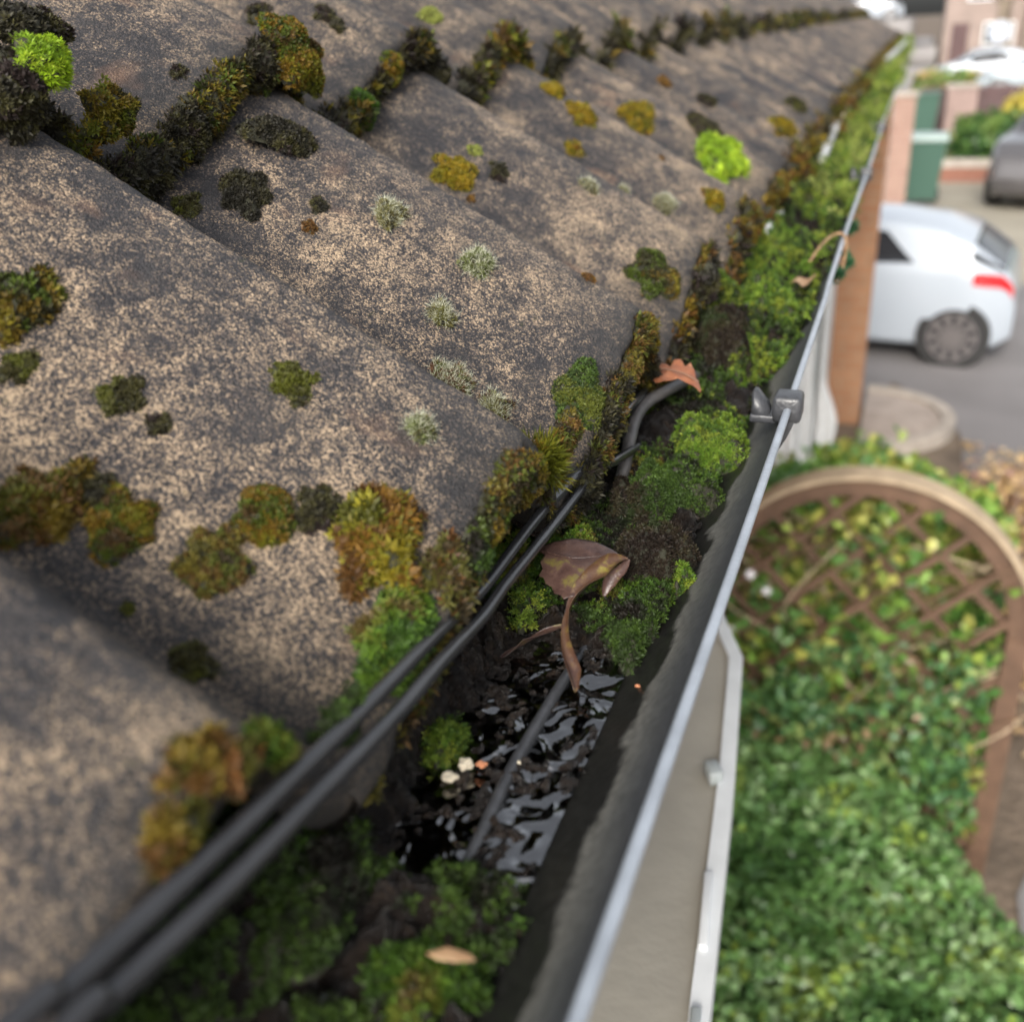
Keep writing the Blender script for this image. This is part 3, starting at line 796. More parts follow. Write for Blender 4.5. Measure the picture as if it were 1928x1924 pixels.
# water surface
wz = -.2338; hw = math.sqrt(GR**2-(wz-CZ)**2)
wy = np.concatenate([np.arange(-.1, 1.2, .01), np.arange(1.2, 8.3, .1)])
wx_ = np.linspace(GX-hw, GX+hw, 30)
X, Y = np.meshgrid(wx_, wy, indexing='ij')
idx = np.arange(X.size).reshape(X.shape)
F = np.stack([idx[:-1, :-1], idx[1:, :-1], idx[1:, 1:], idx[:-1, 1:]], -1).reshape(-1, 4)
o = mesh_np("gutter_water", np.stack([X, Y, X*0+wz], -1).reshape(-1, 3), F, M_water)
tag(o, kind="structure")

# silt bed
def bed(X, Y):
    P = np.stack([X, Y*.9, X*0], -1)
    openw = sstep(.188, .212, Y)*(1-sstep(.332, .360, Y))
    f1 = fbm(P, 70, 3, 4); f2 = fbm(P, 300, 8, 3); f3 = fbm(P, 25, 21, 3)
    left = sstep(-.085, -.125, X)
    wv = np.stack([X+.006*(fbm(P, 90, 51, 2)-.5), Y*.8+.006*(fbm(P, 90, 52, 2)-.5), X*0], -1)
    c1 = np.abs(fbm(wv, 75, 3, 2)-.5); c2 = np.abs(fbm(wv, 190, 6, 2)-.5)
    h_open = wz - .0054 + np.minimum(c1*.055, .0046) + np.minimum(c2*.020, .0014) + (f2-.5)*.0050 + (fbm(P, 420, 46, 2)-.5)*.003 - sstep(.52, .58, fbm(P, 60, 44, 2))*.004 + sstep(-.132, -.146, X)*.016
    near = 1-sstep(.17, .21, Y)
    h_moss = -.2290 - near*.0055 + (f1-.5)*.020 + (f2-.5)*.009 + (f3-.5)*.014 + sstep(.6, .8, Y)*((f1-.5)*.040+(f3-.5)*.026+.004) + left*.006 - sstep(-.080, -.064, X)*.010*(1-sstep(.62, .8, Y))
    h_moss = h_moss + near*sstep(-.122, -.146, X)*.026
    h_moss = h_moss + sstep(.55, .95, Y)*.014 + sstep(1.2, 3, Y)*.006*(f3)
    return h_open*openw + h_moss*(1-openw), openw
def wall_z(X): return CZ-np.sqrt(np.clip(GR**2-(X-GX)**2, 0, 1))
acc = Acc()
for (ya, yb, st) in ((.0, .62, .0011), (.62, 1.3, .0022), (1.3, 8.28, .009)):
    xs = np.arange(-.170, -.052, min(st, .004)); yy = np.arange(ya, yb+st*.5, st)
    X, Y = np.meshgrid(xs, yy, indexing='ij'); H, _ = bed(X, Y)
    V = np.stack([X, Y, H], -1).reshape(-1, 3)
    idx = np.arange(X.size).reshape(X.shape)
    F = np.stack([idx[:-1, :-1], idx[1:, :-1], idx[1:, 1:], idx[:-1, 1:]], -1).reshape(-1, 4)
    ok = (H > wall_z(X)+.0002).ravel()
    acc.add(V, [F[ok[F].all(1)]], np.zeros(3), 0)
o = acc.build("gutter_silt", [M_mud])
tag(o, "black wet silt and rotted leaf sludge lying in the gutter", "silt", kind="stuff")

# moss carpet over the silt
rng = np.random.RandomState(77)
def carpet(ya, yb, sp, size, shape, name, label, pal, bright, seed, thr=.42, hiT=.54):
    rng = np.random.RandomState(seed)
    n = int((yb-ya)*2*GR/(sp*sp))
    X = rng.uniform(-.170, -.056, n); Y = rng.uniform(ya, yb, n)
    H, ow = bed(X, Y)
    P = np.stack([X, Y, H], -1)
    g = fbm(P*np.array([1, 1, 0]), 34, seed, 3)
    keep = (H > wall_z(X)+.0012) & (H > wz+.0005) & (g + (H+.2285)*6 > thr + ow*.30)
    P = P[keep]; g = g[keep]
    e = .0012
    hx = (bed(P[:, 0]+e, P[:, 1])[0]-bed(P[:, 0]-e, P[:, 1])[0])/(2*e); hy = (bed(P[:, 0], P[:, 1]+e)[0]-bed(P[:, 0], P[:, 1]-e)[0])/(2*e)
    N = np.stack([-hx*.6, -hy*.6, np.ones(len(P))], -1); N /= np.linalg.norm(N, axis=1, keepdims=True)
    C = pick_cols(P, pal, rng, 90); G = pick_cols(P, bright, rng, 90)
    hi = fbm(P*np.array([1, 1, 0]), 26, seed+9, 3) + rng.normal(0, .03, len(P))
    C = np.where((hi > hiT)[:, None], G, C)
    V, Fs, C4 = shoots(P, N, size*rng.uniform(.7, 1.3, len(P)), shape, C, rng)
    a = Acc(); a.add(V, Fs, C4, 0)
    o = a.build(name, [M_moss])
    tag(o, label, "moss", kind="stuff")
carpet(.0, .24, .0016, .0025, 'tuft', "gutter_moss", "loose green moss growing in the gutter at the bottom of the photo", 'gutter', 'green', 5, .47, .53)
carpet(.235, .36, .0018, .0024, 'tuft', "gutter_moss", "sparse green sprigs on the flooded silt around the leaf", 'gutter', 'green2', 6, .50)
carpet(.35, .64, .00125, .0019, 'tuft', "gutter_moss", "dense green moss carpet in the gutter between the brown leaf and the bracket", 'gutter', 'green', 7, .45, .50)
carpet(.62, 1.2, .0021, .0034, 'tuft', "gutter_moss", "bright green moss carpet in the gutter beyond the oak leaf", 'gutter', 'gutlight', 8, .46, .44)
carpet(1.2, 3.0, .005, .0085, 'feather', "gutter_moss", "blurred feathery yellow green moss in the far gutter", 'feather', 'gutlight', 9, .46, .50)
carpet(3.0, 8.2, .012, .017, 'feather', "gutter_moss", "very blurred pale green moss at the far end of the gutter", 'feather', 'gutlight', 10, .34)

CL = [ # x, y, rx, ry, h, palette, size, shape, label
 (-.122, .383, .015, .017, .014, 'green', .0023, 'tuft', "bright green moss hummock behind the curled brown leaf"),
 (-.089, .405, .0165, .022, .019, 'mudmoss', .0023, 'tuft', "black muddy moss clump against the gutter wall with green rim"),
 (-.0745, .392, .007, .010, .012, 'gutlight', .0024, 'tuft', "yellow green tip on the right side of the black muddy clump"),
 (-.101, .472, .020, .023, .019, 'gutter', .0024, 'tuft', "dark green hummock behind the black muddy clump"),
 (-.112, .452, .012, .016, .015, 'mudmoss', .0022, 'tuft', "black crumbly clump left of the dark green hummock"),
 (-.0895, .548, .020, .028, .020, 'gutlight', .0028, 'tuft', "rounded light green hummock beside the gutter bracket"),
 (-.109, .700, .020, .035, .026, 'mudmoss', .0030, 'tuft', "tall dark moss hump beyond the oak leaf"),
 (-.093, .690, .008, .030, .024, 'gutlight', .0032, 'tuft', "yellow green rim on the right of the tall dark hump"),
 (-.091, .805, .022, .034, .024, 'gutlight', .0040, 'tuft', "bright green hummock against the lip beyond the dark hump"),
 (-.124, .960, .022, .045, .026, 'gutlight', .0046, 'tuft', "bright green hummock under the fourth tile"),
 (-.130, .800, .018, .035, .016, 'gutlight', .0040, 'tuft', "light green tufts under the third tile's corner"),
 (-.147, .368, .010, .018, .016, 'green', .0023, 'tuft', "green moss between tile edge and cables"),
 (-.149, .430, .010, .025, .014, 'gutter', .0023, 'tuft', "shaded moss behind the cables under the big tile"),
 (-.086, .345, .010, .014, .010, 'gutter', .0022, 'tuft', "small wet green moss right of the curled leaf"),
 (-.1335, .262, .0065, .010, .012, 'gutlight', .0026, 'feather', "leafy green sprig of moss on the right side of the cables"),
 (-.1325, .350, .0045, .009, .010, 'gutlight', .0030, 'feather', "pale green succulent sprig above the cables left of the leaf"),
 (-.098, .165, .016, .014, .007, 'green', .0034, 'tuft', "bright green blurred tuft at the bottom middle of the photo"),
 (-.124, .190, .009, .009, .005, 'green2', .0032, 'tuft', "blurred green tuft left of the orange leaf scrap"),
 (-.100, .200, .013, .010, .006, 'gutter', .0030, 'tuft', "dark speckled moss at the near end of the open water"),
 (-.134, .170, .012, .030, .010, 'gutter', .0032, 'tuft', "dark green moss below the near cables"),
]
for i, (x, y, rx, ry, h, pal, sz, shp, lb) in enumerate(CL):
    z = float(bed(np.array([x]), np.array([y]))[0][0]); h *= 1.2
    ball((x, y, z-.003), (0, 0, 1), rx, h, pal, 600+i, sz*.8, shp, ry, .75, "moss_clump", lb, "moss clumps in the gutter", "moss",
         basecol=(.015, .013, .01))

# ------------------------------------------------------------------ cables
def smooth_path(pts, n=12):
    pts = [np.array(p, float) for p in pts]; out = []
    for i in range(len(pts)-1):
        p0 = pts[max(i-1, 0)]; p1 = pts[i]; p2 = pts[i+1]; p3 = pts[min(i+2, len(pts)-1)]
        for t in np.linspace(0, 1, n, endpoint=False):
            out.append(.5*((2*p1)+(-p0+p2)*t+(2*p0-5*p1+4*p2-p3)*t*t+(-p0+3*p1-3*p2+p3)*t**3))
    out.append(pts[-1]); return np.array(out)
def tube(name, pts, r, m, parent=None, n=12, seg=16, rough=0.):
    C = smooth_path(pts, n) if n > 1 else np.array(pts, float)
    T = np.gradient(C, axis=0); T /= np.linalg.norm(T, axis=1, keepdims=True)
    ref = np.array([0, 0, 1.]) if abs(T[:, 2]).mean() < .8 else np.array([1., 0, 0])
    S = np.cross(T, ref); S /= np.linalg.norm(S, axis=1, keepdims=True); U = np.cross(S, T)
    a = np.linspace(0, 2*PI, seg, endpoint=False)
    rr = np.broadcast_to(np.asarray(r, float), (len(C),))
    R = rr[:, None]*np.ones(seg)
    V = C[:, None] + (S[:, None]*np.cos(a)[None, :, None] + U[:, None]*np.sin(a)[None, :, None])*R[..., None]
    if rough: V = V + (S[:, None]*np.cos(a)[None, :, None] + U[:, None]*np.sin(a)[None, :, None])*(fbm(V, 160, 3)[..., None]-.5)*rough
    idx = np.arange(len(C)*seg).reshape(-1, seg); ix2 = np.roll(idx, -1, 1)
    F = np.stack([idx[:-1], ix2[:-1], ix2[1:], idx[1:]], -1).reshape(-1, 4)
    V = np.vstack([V.reshape(-1, 3), C[:1], C[-1:]]); c0, c1 = len(V)-2, len(V)-1
    T3 = np.array([(idx[0, (j+1) % seg], idx[0, j], c0) for j in range(seg)] + [(idx[-1, j], idx[-1, (j+1) % seg], c1) for j in range(seg)])
    if parent is not None: V = V-np.array(parent.location)
    return mesh_np(name, V, [F, T3], m, parent)
cA = [(-0.121, -0.22, -0.118), (-0.122, -0.08, -0.128), (-0.1235, 0.0676, -0.1437), (-0.124, 0.087, -0.1493), (-0.1245, 0.1200, -0.1557), (-0.125, 0.1535, -0.1617), (-0.126, 0.2048, -0.17), (-0.1285, 0.2411, -0.1767), (-0.131, 0.2789, -0.1845), (-0.132, 0.3065, -0.189), (-0.133, 0.3679, -0.1904), (-0.131, 0.4292, -0.1927), (-0.1295, 0.5088, -0.1916), (-0.137, 0.6, -0.207), (-0.14, 0.72, -0.215)]
cB = [(-0.1155, -0.22, -0.121), (-0.117, -0.08, -0.132), (-0.119, 0.0717, -0.1491), (-0.1195, 0.0933, -0.1552), (-0.1198, 0.1292, -0.1630), (-0.1205, 0.1672, -0.1698), (-0.1215, 0.2094, -0.1772), (-0.124, 0.2464, -0.1834), (-0.1265, 0.2863, -0.1914), (-0.128, 0.3206, -0.1938), (-0.129, 0.3808, -0.1984), (-0.128, 0.4417, -0.1996), (-0.126, 0.47, -0.205), (-0.125, 0.52, -0.216)]
o = tube("cable", cA, np.interp(np.linspace(0, 1, (len(cA)-1)*12+1), [0, .35, .55, 1], [.0029, .0028, .0024, .0024]), M_cable); tag(o, "upper black cable lying along the tile edge over the gutter", "cable", "cables lying in the gutter")
o = tube("cable", cB, np.interp(np.linspace(0, 1, (len(cB)-1)*12+1), [0, .35, .6, 1], [.0029, .0028, .0024, .0024]), M_cable, rough=.0004); tag(o, "lower black cable, the one nearer the water, running beside the other", "cable", "cables lying in the gutter")
o = tube("cable", [(-0.1287, 0.4965, -0.226), (-0.1281, 0.5058, -0.217), (-0.1295, 0.5187, -0.211), (-0.1326, 0.5476, -0.208), (-0.1305, 0.5695, -0.2065), (-0.1241, 0.591, -0.2065), (-0.1178, 0.6341, -0.212), (-0.1153, 0.6801, -0.222)], .0037, M_cable2, rough=.0006)
tag(o, "thick grey bent cable end coming up from under the oak leaf", "cable", "cables lying in the gutter")
o = tube("cable", [(-.120, .94, -.205), (-.1206, 1.02, -.190), (-.1225, 1.12, -.190), (-.124, 1.24, -.205)], .0036, M_cable_pale)
tag(o, "short pale stretch of cable showing through moss beyond the lime cushion", "cable", "cables lying in the gutter")
o = tube("cable", [(-.118, 1.55, -.205), (-.1170, 1.75, -.178), (-.124, 2.1, -.174), (-.134, 2.6, -.172), (-.138, 3.0, -.174), (-.140, 3.4, -.195)], .0075, M_cable_pale)
tag(o, "pale grey curved cable lying on the far blurred moss", "cable", "cables lying in the gutter")
o = tube("cable", [(-.130, 3.6, -.20), (-.112, 4.2, -.172), (-.092, 5.2, -.168), (-.080, 6.2, -.170), (-.078, 7.2, -.18)], .012, M_cable_pale)
tag(o, "farthest pale cable near the end of the gutter", "cable", "cables lying in the gutter")
o = tube("cable", [(-.105, .14, -.2385), (-.1055, .2212, -.2352), (-.1068, .261, -.2340), (-.1055, .3154, -.2345), (-.103, .37, -.238)], .0024, M_clip)
tag(o, "thin dark cable half under the water along the middle of the gutter", "cable", "cables lying in the gutter")

# ------------------------------------------------------------------ gutter brackets
def bracket(y, label, wobx=0.):
    x = LX + gy_wob(y)
    e = empty("gutter_bracket", (x, y, GZ0)); e.scale = (.9, .9, .98); tag(e, label, "bracket", "brackets clipped over the gutter lip")
    bm = bmesh.new()
    bx(bm, -.0085, .0085, -.0095, .0095, -.0075, .0075, .0026)
    bm_obj("cap", bm, M_clip, e, True)
    # fin: a wedge leaning into the gutter
    bm = bmesh.new()
    pts = [(-.0205, -.006), (-.0095, -.006), (-.0105, .001), (-.0190, .0105), (-.0210, .0095)]
    for yy in (-.0075, .0065):
        for (a, b) in pts: bm.verts.new((a, yy*(1 if b < 0 else .75), b-.001))
    bm.verts.ensure_lookup_table(); n = len(pts)
    for i in range(n): bm.faces.new([bm.verts[i], bm.verts[(i+1) % n], bm.verts[n+(i+1) % n], bm.verts[n+i]])
    bm.faces.new([bm.verts[i] for i in range(n)][::-1]); bm.faces.new([bm.verts[n+i] for i in range(n)])
    bmesh.ops.recalc_face_normals(bm, faces=bm.faces)
    bmesh.ops.bevel(bm, geom=list(bm.edges), offset=.0009, segments=2, affect='EDGES')
    bm_obj("fin", bm, M_clip, e, True)
    # strap: hooks from the cap down round the outside of the trough to the fascia
    V = []; aa = np.linspace(.20, PI*.90, 30)
    R0, R1 = GR+.0035, GR+.0075
    for a in aa:
        for (rr, yy) in ((R0, -.009), (R1, -.009), (R1, .009), (R0, .009)):
            V.append((GX+rr*math.cos(a)-LX, yy, CZ-GZ0-rr*math.sin(a)))
    idx = np.arange(len(V)).reshape(-1, 4); ix2 = np.roll(idx, -1, 1)
    F = np.stack([idx[:-1], ix2[:-1], ix2[1:], idx[1:]], -1).reshape(-1, 4)
    F = np.vstack([F, [idx[0][::-1]], [idx[-1]]])
    mesh_np("strap", V, F, M_clip, e, smooth=False)
    bm = bmesh.new(); bx(bm, -.0215, -.006, -.008, .008, -.0085, -.004, .001)
    bm_obj("tongue", bm, M_clip, e, True)
bracket(.532, "sharp black plastic gutter bracket cap with an upright fin, nearest the camera")
bracket(1.435, "second gutter bracket along the lip, blurred, above the orange brick")
bracket(2.05, "third gutter bracket along the lip, close behind the second and blurred")
bracket(3.6, "small far gutter bracket on the lip near the far cables")
bracket(5.6, "farthest gutter bracket, dark smudge near the end of the lip")

# ------------------------------------------------------------------ fallen leaves and scraps
def leaf_mat(name, c1, c2, c3, vein=.0, rough=.4):
    m = bpy.data.materials.new(name); m.use_nodes = True
    n = m.node_tree; b = n.nodes["Principled BSDF"]; g = n.nodes.new("ShaderNodeNewGeometry")
    a = noise_node(n, g.outputs["Position"], 130, 5, .65, .3); d = noise_node(n, g.outputs["Position"], 900, 3)
    r = ramp(n, [(.33, c1), (.55, c2), (.68, c3)]); n.links.new(a.outputs[0], r.inputs[0]); n.links.new(r.outputs[0], b.inputs["Base Color"])
    b.inputs["Roughness"].default_value = rough
    bp = n.nodes.new("ShaderNodeBump"); bp.inputs["Strength"].default_value = .6; bp.inputs["Distance"].default_value = .0004
    n.links.new(d.outputs[0], bp.inputs["Height"]); n.links.new(bp.outputs[0], b.inputs["Normal"])
    return m
ML_brown = leaf_mat("leaf_brown_wet", (.040, .021, .018), (.078, .045, .036), (.13, .11, .03), rough=.3)
ML_edge = leaf_mat("leaf_edge", (.20, .15, .04), (.28, .15, .05), (.12, .05, .03), rough=.35)
ML_fold = leaf_mat("leaf_fold", (.045, .022, .018), (.085, .045, .025), (.17, .14, .03), rough=.28)
ML_oak = leaf_mat("leaf_orange", (.22, .07, .03), (.29, .11, .05), (.36, .16, .08), rough=.5)
ML_pink = leaf_mat("leaf_pinkish", (.22, .12, .06), (.31, .19, .10), (.38, .25, .14), rough=.55)
ML_stem = mat("leaf_stem", (.20, .11, .07), .6)
def poly_leaf(name, pts, m, parent, bend, thick=.0003, cuts=3, z_of=None):
    """flat outline (world x,y) -> subdivided thin sheet with its own relief"""
    bm = bmesh.new()
    vs = [bm.verts.new((p[0], p[1], 0)) for p in pts]
    f = bm.faces.new(vs)
    bmesh.ops.triangulate(bm, faces=[f])
    for _ in range(cuts):
        bmesh.ops.subdivide_edges(bm, edges=list(bm.edges), cuts=1, use_grid_fill=True)
    for v in bm.verts:
        v.co.z = bend(v.co.x, v.co.y)
    r = bmesh.ops.extrude_face_region(bm, geom=list(bm.faces))
    for v in [g for g in r['geom'] if isinstance(g, bmesh.types.BMVert)]: v.co.z -= thick
    if parent: 
        for v in bm.verts: v.co -= parent.location
    return bm_obj(name, bm, m, parent, True)
oak = [(-.1443, .5891), (-.1398, .5942), (-.1335, .5924), (-.1364, .6021), (-.1305, .6033), (-.1231, .5935), (-.1226, .6035), (-.1181, .603), (-.1143, .5967), (-.1123, .6042), (-.1078, .5939), (-.1003, .5766), (-.1004, .5727), (-.1098, .5785), (-.1146, .5775), (-.12, .5711), (-.1267, .571), (-.1313, .5767), (-.1295, .5797), (-.1376, .5849)]
e = empty("oak_leaf", (-.122, .585, -.197)); tag(e, "dry orange lobed oak leaf lying on the bent cable in the gutter", "leaf", "fallen leaves in the gutter")
poly_leaf("blade", oak, ML_oak, e, lambda x, y: -.1945+.0035*math.cos((x+.122)*110)*.6+.10*(y-.585)+.0015*mnoise.noise(Vector((x*150, y*150, 0)))-9*(x+.118)**2)
tube("midrib", [(-.150, .588, -.200), (-.143, .5885, -.1945), (-.13, .587, -.1915), (-.115, .583, -.1915), (-.102, .576, -.1945)], .0005, ML_stem, e, 6, 8)
# curled brown leaf
lf = [(-.1348, .3686), (-.1310, .3722), (-.1273, .3742), (-.1215, .3762), (-.1159, .3769), (-.110, .3763), (-.1042, .3748), (-.0985, .3722), (-.093, .3697), (-.0962, .3668), (-.0995, .3645), (-.1015, .3595), (-.1033, .3542), (-.106, .348), (-.1079, .3436), (-.1105, .3428), (-.1131, .3415), (-.1150, .3436), (-.1178, .3440), (-.1200, .3472), (-.123, .3482), (-.1248, .3512), (-.1272, .3520), (-.1268, .3560), (-.1290, .3593), (-.1282, .3635)]
e = empty("curled_leaf", (-.113, .36, -.222)); tag(e, "large curled wet brown leaf with a folded tip lying over moss and water", "leaf", "fallen leaves in the gutter")
def lz(x, y):
    u = (x+.113)/.02; v = (y-.359)/.016
    return -.2085 + .0030*(1-u*u*.6) + .0045*v - .0012*abs(v)*1.5 + .0010*mnoise.noise(Vector((x*130, y*130, 2)))
poly_leaf("blade", lf, ML_brown, e, lz)
tube("midrib", [(x, y, lz(x, y)+.0006) for (x, y) in ((-.1335, .3675), (-.125, .364), (-.115, .3625), (-.104, .366), (-.0945, .3695))], .00028, ML_brown, e, 5, 6)
def ribbon(name, C, W, m, parent, up=(0, 0, 1), twist=None, cup=.3, th=.0003):
    C = smooth_path(C, 8); n = len(C)
    W = np.interp(np.linspace(0, 1, n), np.linspace(0, 1, len(W)), W)
    tw = np.interp(np.linspace(0, 1, n), np.linspace(0, 1, len(twist)), twist) if twist is not None else np.zeros(n)
    T = np.gradient(C, axis=0); T /= np.linalg.norm(T, axis=1, keepdims=True)
    S = np.cross(T, np.array(up, float)); S /= np.linalg.norm(S, axis=1, keepdims=True); U = np.cross(S, T)
    S2 = S*np.cos(tw)[:, None]+U*np.sin(tw)[:, None]; U2 = np.cross(S2, T)
    k = np.linspace(-1, 1, 7)
    V = C[:, None]+S2[:, None]*(W[:, None]*k)[..., None]+U2[:, None]*(W[:, None]*(k*k*cup))[..., None]
    idx = np.arange(n*7).reshape(n, 7)
    F = np.stack([idx[:-1, :-1], idx[:-1, 1:], idx[1:, 1:], idx[1:, :-1]], -1).reshape(-1, 4)
    V1 = V.reshape(-1, 3); V2 = V1 - np.repeat(U2, 7, 0)*th
    if parent is not None: V1 = V1-np.array(parent.location); V2 = V2-np.array(parent.location)
    per = np.concatenate([idx[0, :], idx[1:, -1], idx[-1, -2::-1], idx[-2:0:-1, 0]])
    m_ = n*7; pn = np.roll(per, -1)
    F3 = np.stack([per, pn, pn+m_, per+m_], -1)
    return mesh_np(name, np.vstack([V1, V2]), np.vstack([F, F[:, ::-1]+m_, F3]), m, parent)
ribbon("folded_edge", [(-.093, .3697, -.2055), (-.0985, .3630, -.2040), (-.1025, .3560, -.2065), (-.1072, .3460, -.2100), (-.1092, .3370, -.2150), (-.1068, .3240, -.2205), (-.1015, .3130, -.2270), (-.0975, .3050, -.2305)],
       [.0004, .0030, .0040, .0030, .0016, .0018, .0034, .0007], ML_fold, e, twist=[.2, .6, .5, -.3, -1.0, -.2, .5, .8], cup=.7)
ribbon("folded_tip", [(-.0925, .3700, -.2060), (-.0945, .3650, -.2080), (-.0985, .3595, -.2120), (-.0998, .3555, -.2170)], [.0004, .0022, .0030, .0006], ML_brown, e, twist=[.6, .9, .8, .5], cup=.4)
o = ribbon("rotting_leaf", [(-.1335, .3200, -.2310), (-.127, .3290, -.2290), (-.120, .3360, -.2265), (-.113, .3420, -.2250)], [.0008, .0034, .0022, .0004], ML_brown, None, twist=[.1, .9, .2, -.6])
tag(o, "dark rotting leaf half sunk in the water behind the curled leaf", "leaf", "fallen leaves in the gutter")
o = poly_leaf("leaf_scrap", [(-.0925, .1605), (-.088, .1640), (-.0815, .1635), (-.0795, .162), (-.084, .1602), (-.089, .1595)], ML_pink, None, lambda x, y: -.2095+.03*(x+.087))
tag(o, "small orange brown leaf scrap on the blurred moss at the bottom", "leaf", "fallen leaves in the gutter")
o = poly_leaf("leaf_scrap", [(-.0810, .868), (-.0770, .858), (-.0720, .862), (-.0690, .850), (-.0640, .862), (-.0600, .875), (-.0625, .884), (-.0680, .872), (-.0735, .874)], ML_pink, None, lambda x, y: -.199+.002*math.sin(x*400)+.15*(x+.07))
tag(o, "pinkish curled leaf piece at the gutter lip below the seedlings", "leaf", "fallen leaves in the gutter")
o = tube("leaf_stalk", [(-.0700, .925, -.196), (-.0650, .955, -.190), (-.0590, .985, -.1865), (-.0520, .999, -.1850), (-.0455, .992, -.1870), (-.0425, .965, -.1960), (-.0440, .935, -.212)], .0013, ML_pink, None, 8, 8)
tag(o, "pale pink leaf stalk arching over the gutter lip", "leaf stalk")
def pebble(x, y, z, r, m, seed, label):
    bm = bmesh.new(); bmesh.ops.create_icosphere(bm, subdivisions=3, radius=r)
    for v in bm.verts:
        d = v.co.normalized(); k = 1+.55*mnoise.noise(d*1.7+Vector((seed, 0, 0)))+.2*mnoise.noise(d*4+Vector((0, seed, 0)))
        v.co = Vector((v.co.x*k*1.15, v.co.y*k, v.co.z*k*.5))
    o = bm_obj("grit_stone", bm, m, None, False, (x, y, z)); tag(o, label, "stone", "grit pieces in the gutter")
M_cream = mat("grit_cream", (.62, .55, .42), .8, bump=.6, bscale=900, var=.25, vscale=400)
M_orange = mat("grit_orange", (.48, .20, .10), .8, bump=.6, bscale=900)
pebble(-.1222, .2544, -.2310, .0025, M_cream, 3, "upper cream grit stone on the wet silt")
pebble(-.1251, .2470, -.2313, .0024, M_cream, 9, "lower cream grit stone with ragged outline on the wet silt")
pebble(-.1171, .2568, -.2318, .0015, M_orange, 5, "small orange chip to the right of the cream stones")
pebble(-.0750, .3137, -.2290, .0008, M_orange, 7, "tiny orange speck near the right edge of the water")
pebble(-.1055, .2620, -.2325, .0010, M_cream, 8, "tiny pale yellow chip beside the submerged cable")
# seedlings on the outside of the lip
def sprout(x, y, z, r, seed, label):
    rng = np.random.RandomState(seed); n = 26
    P = np.array([[x, y, z]])+rng.normal(0, r*.28, (n, 3)); N = rng.normal(0, .5, (n, 3))+np.array([.3, -.2, .8]); N /= np.linalg.norm(N, axis=1, keepdims=True)
    C = np.array([(.035, .12, .05)])*rng.uniform(.6, 1.6, (n, 1))
    V, Fs, C4 = shoots(P, N, r*.55, 'tuft', C, rng); a = Acc(); a.add(V, Fs, C4, 0)
    o = a.build("seedling", [M_leaf]); tag(o, label, "plant", "seedlings at the gutter lip")
sprout(-.0465, 1.10, -.2000, .011, 1, "uppermost tiny green seedling on the gutter lip")
sprout(-.0400, .965, -.2030, .010, 2, "middle green seedling hanging outside the gutter lip")
sprout(-.0455, .892, -.2000, .010, 3, "lowest green seedling at the gutter lip beside the pink leaf")
# snail-like crumb on the lip
o = None

# ------------------------------------------------------------------ the house under the roof
M_brick = make_brick_mat("orange_brick", (.28, .135, .07), (.33, .17, .09), (.28, .20, .13))
M_pinkbrick = make_brick_mat("pink_brick", (.24, .14, .11), (.28, .175, .135), (.27, .21, .18))
M_upvc = mat("white_upvc", (.66, .68, .69), .45, spec=.4, var=.08, vscale=25)
M_upvc_d = mat("grey_upvc_groove", (.35, .38, .38), .45)
M_render = mat("cream_board", (.35, .325, .275), .5, bump=.12, bscale=60, var=.16, vscale=5)
M_glass = mat("window_glass", (.03, .035, .04), .05, spec=.8)
M_fascia = mat("fascia_paint", (.70, .70, .67), .4)
house = empty("brick_house", (-.4, 4, GZ)); tag(house, "brick bungalow under the mossy roof, its orange brick end pier showing below the gutter", "house")
def hpart(name, m, *boxes, parent=house, bev=0., smooth=False):
    bm = bmesh.new()
    for b in boxes: bx(bm, *b, bev=bev)
    for v in bm.verts: v.co -= parent.location
    return bm_obj(name, bm, m, parent, smooth)
hpart("wall", M_brick, (-4.5, -.66, -3, 8.06, GZ, -.323))
hpart("end_pier", M_brick, (-4.5, -.14, 8.07, 8.30, GZ, -.262))
hpart("fascia_board", M_fascia, (-.215, -.195, -3, 8.06, -.32, -.205))
hpart("soffit", M_fascia, (-.66, -.217, -3, 8.06, -.32, -.305))
hpart("roof_deck", mat("roof_felt", (.03, .03, .03), .9), (-.9, -.86, -3, 8.29, -.3, .20), (-.88, -.20, -.15, 8.29, -.262, -.235))
# rainwater pipe at the far end
# near bay window: flat cream top with white trim right under the gutter
bay = empty("bay_window", (-.2, .5, -.6)); tag(bay, "cream flat topped bay window with white trim right below the gutter", "window")
out = [(-.42, -.9), (.035, -.9), (.018, -.25), (-.0335, .18), (-.0632, .4669), (-.0855, .72), (-.1055, .898), (-.1522, 1.0081), (-.42, 1.16)]
def prism(bm, pts, z0, z1):
    vb = [bm.verts.new((p[0], p[1], z0)) for p in pts]; vt = [bm.verts.new((p[0], p[1], z1)) for p in pts]; n = len(pts)
    for i in range(n): bm.faces.new([vb[i], vb[(i+1) % n], vt[(i+1) % n], vt[i]])
    bm.faces.new(vb[::-1]); bm.faces.new(vt)
def inset(pts, d):
    res = []
    for i in range(len(pts)):
        p = Vector(pts[i]); a = Vector(pts[i-1]); b = Vector(pts[(i+1) % len(pts)])
        t = ((p-a).normalized()+(b-p).normalized()).normalized(); nrm = Vector((-t.y, t.x)); res.append(tuple(p+nrm*d))
    return res
bm = bmesh.new(); prism(bm, [(p[0], p[1]) for p in inset(out, .012)], -.640, -.603)
for v in bm.verts: v.co -= bay.location
bm_obj("flat_top", bm, M_render, bay)
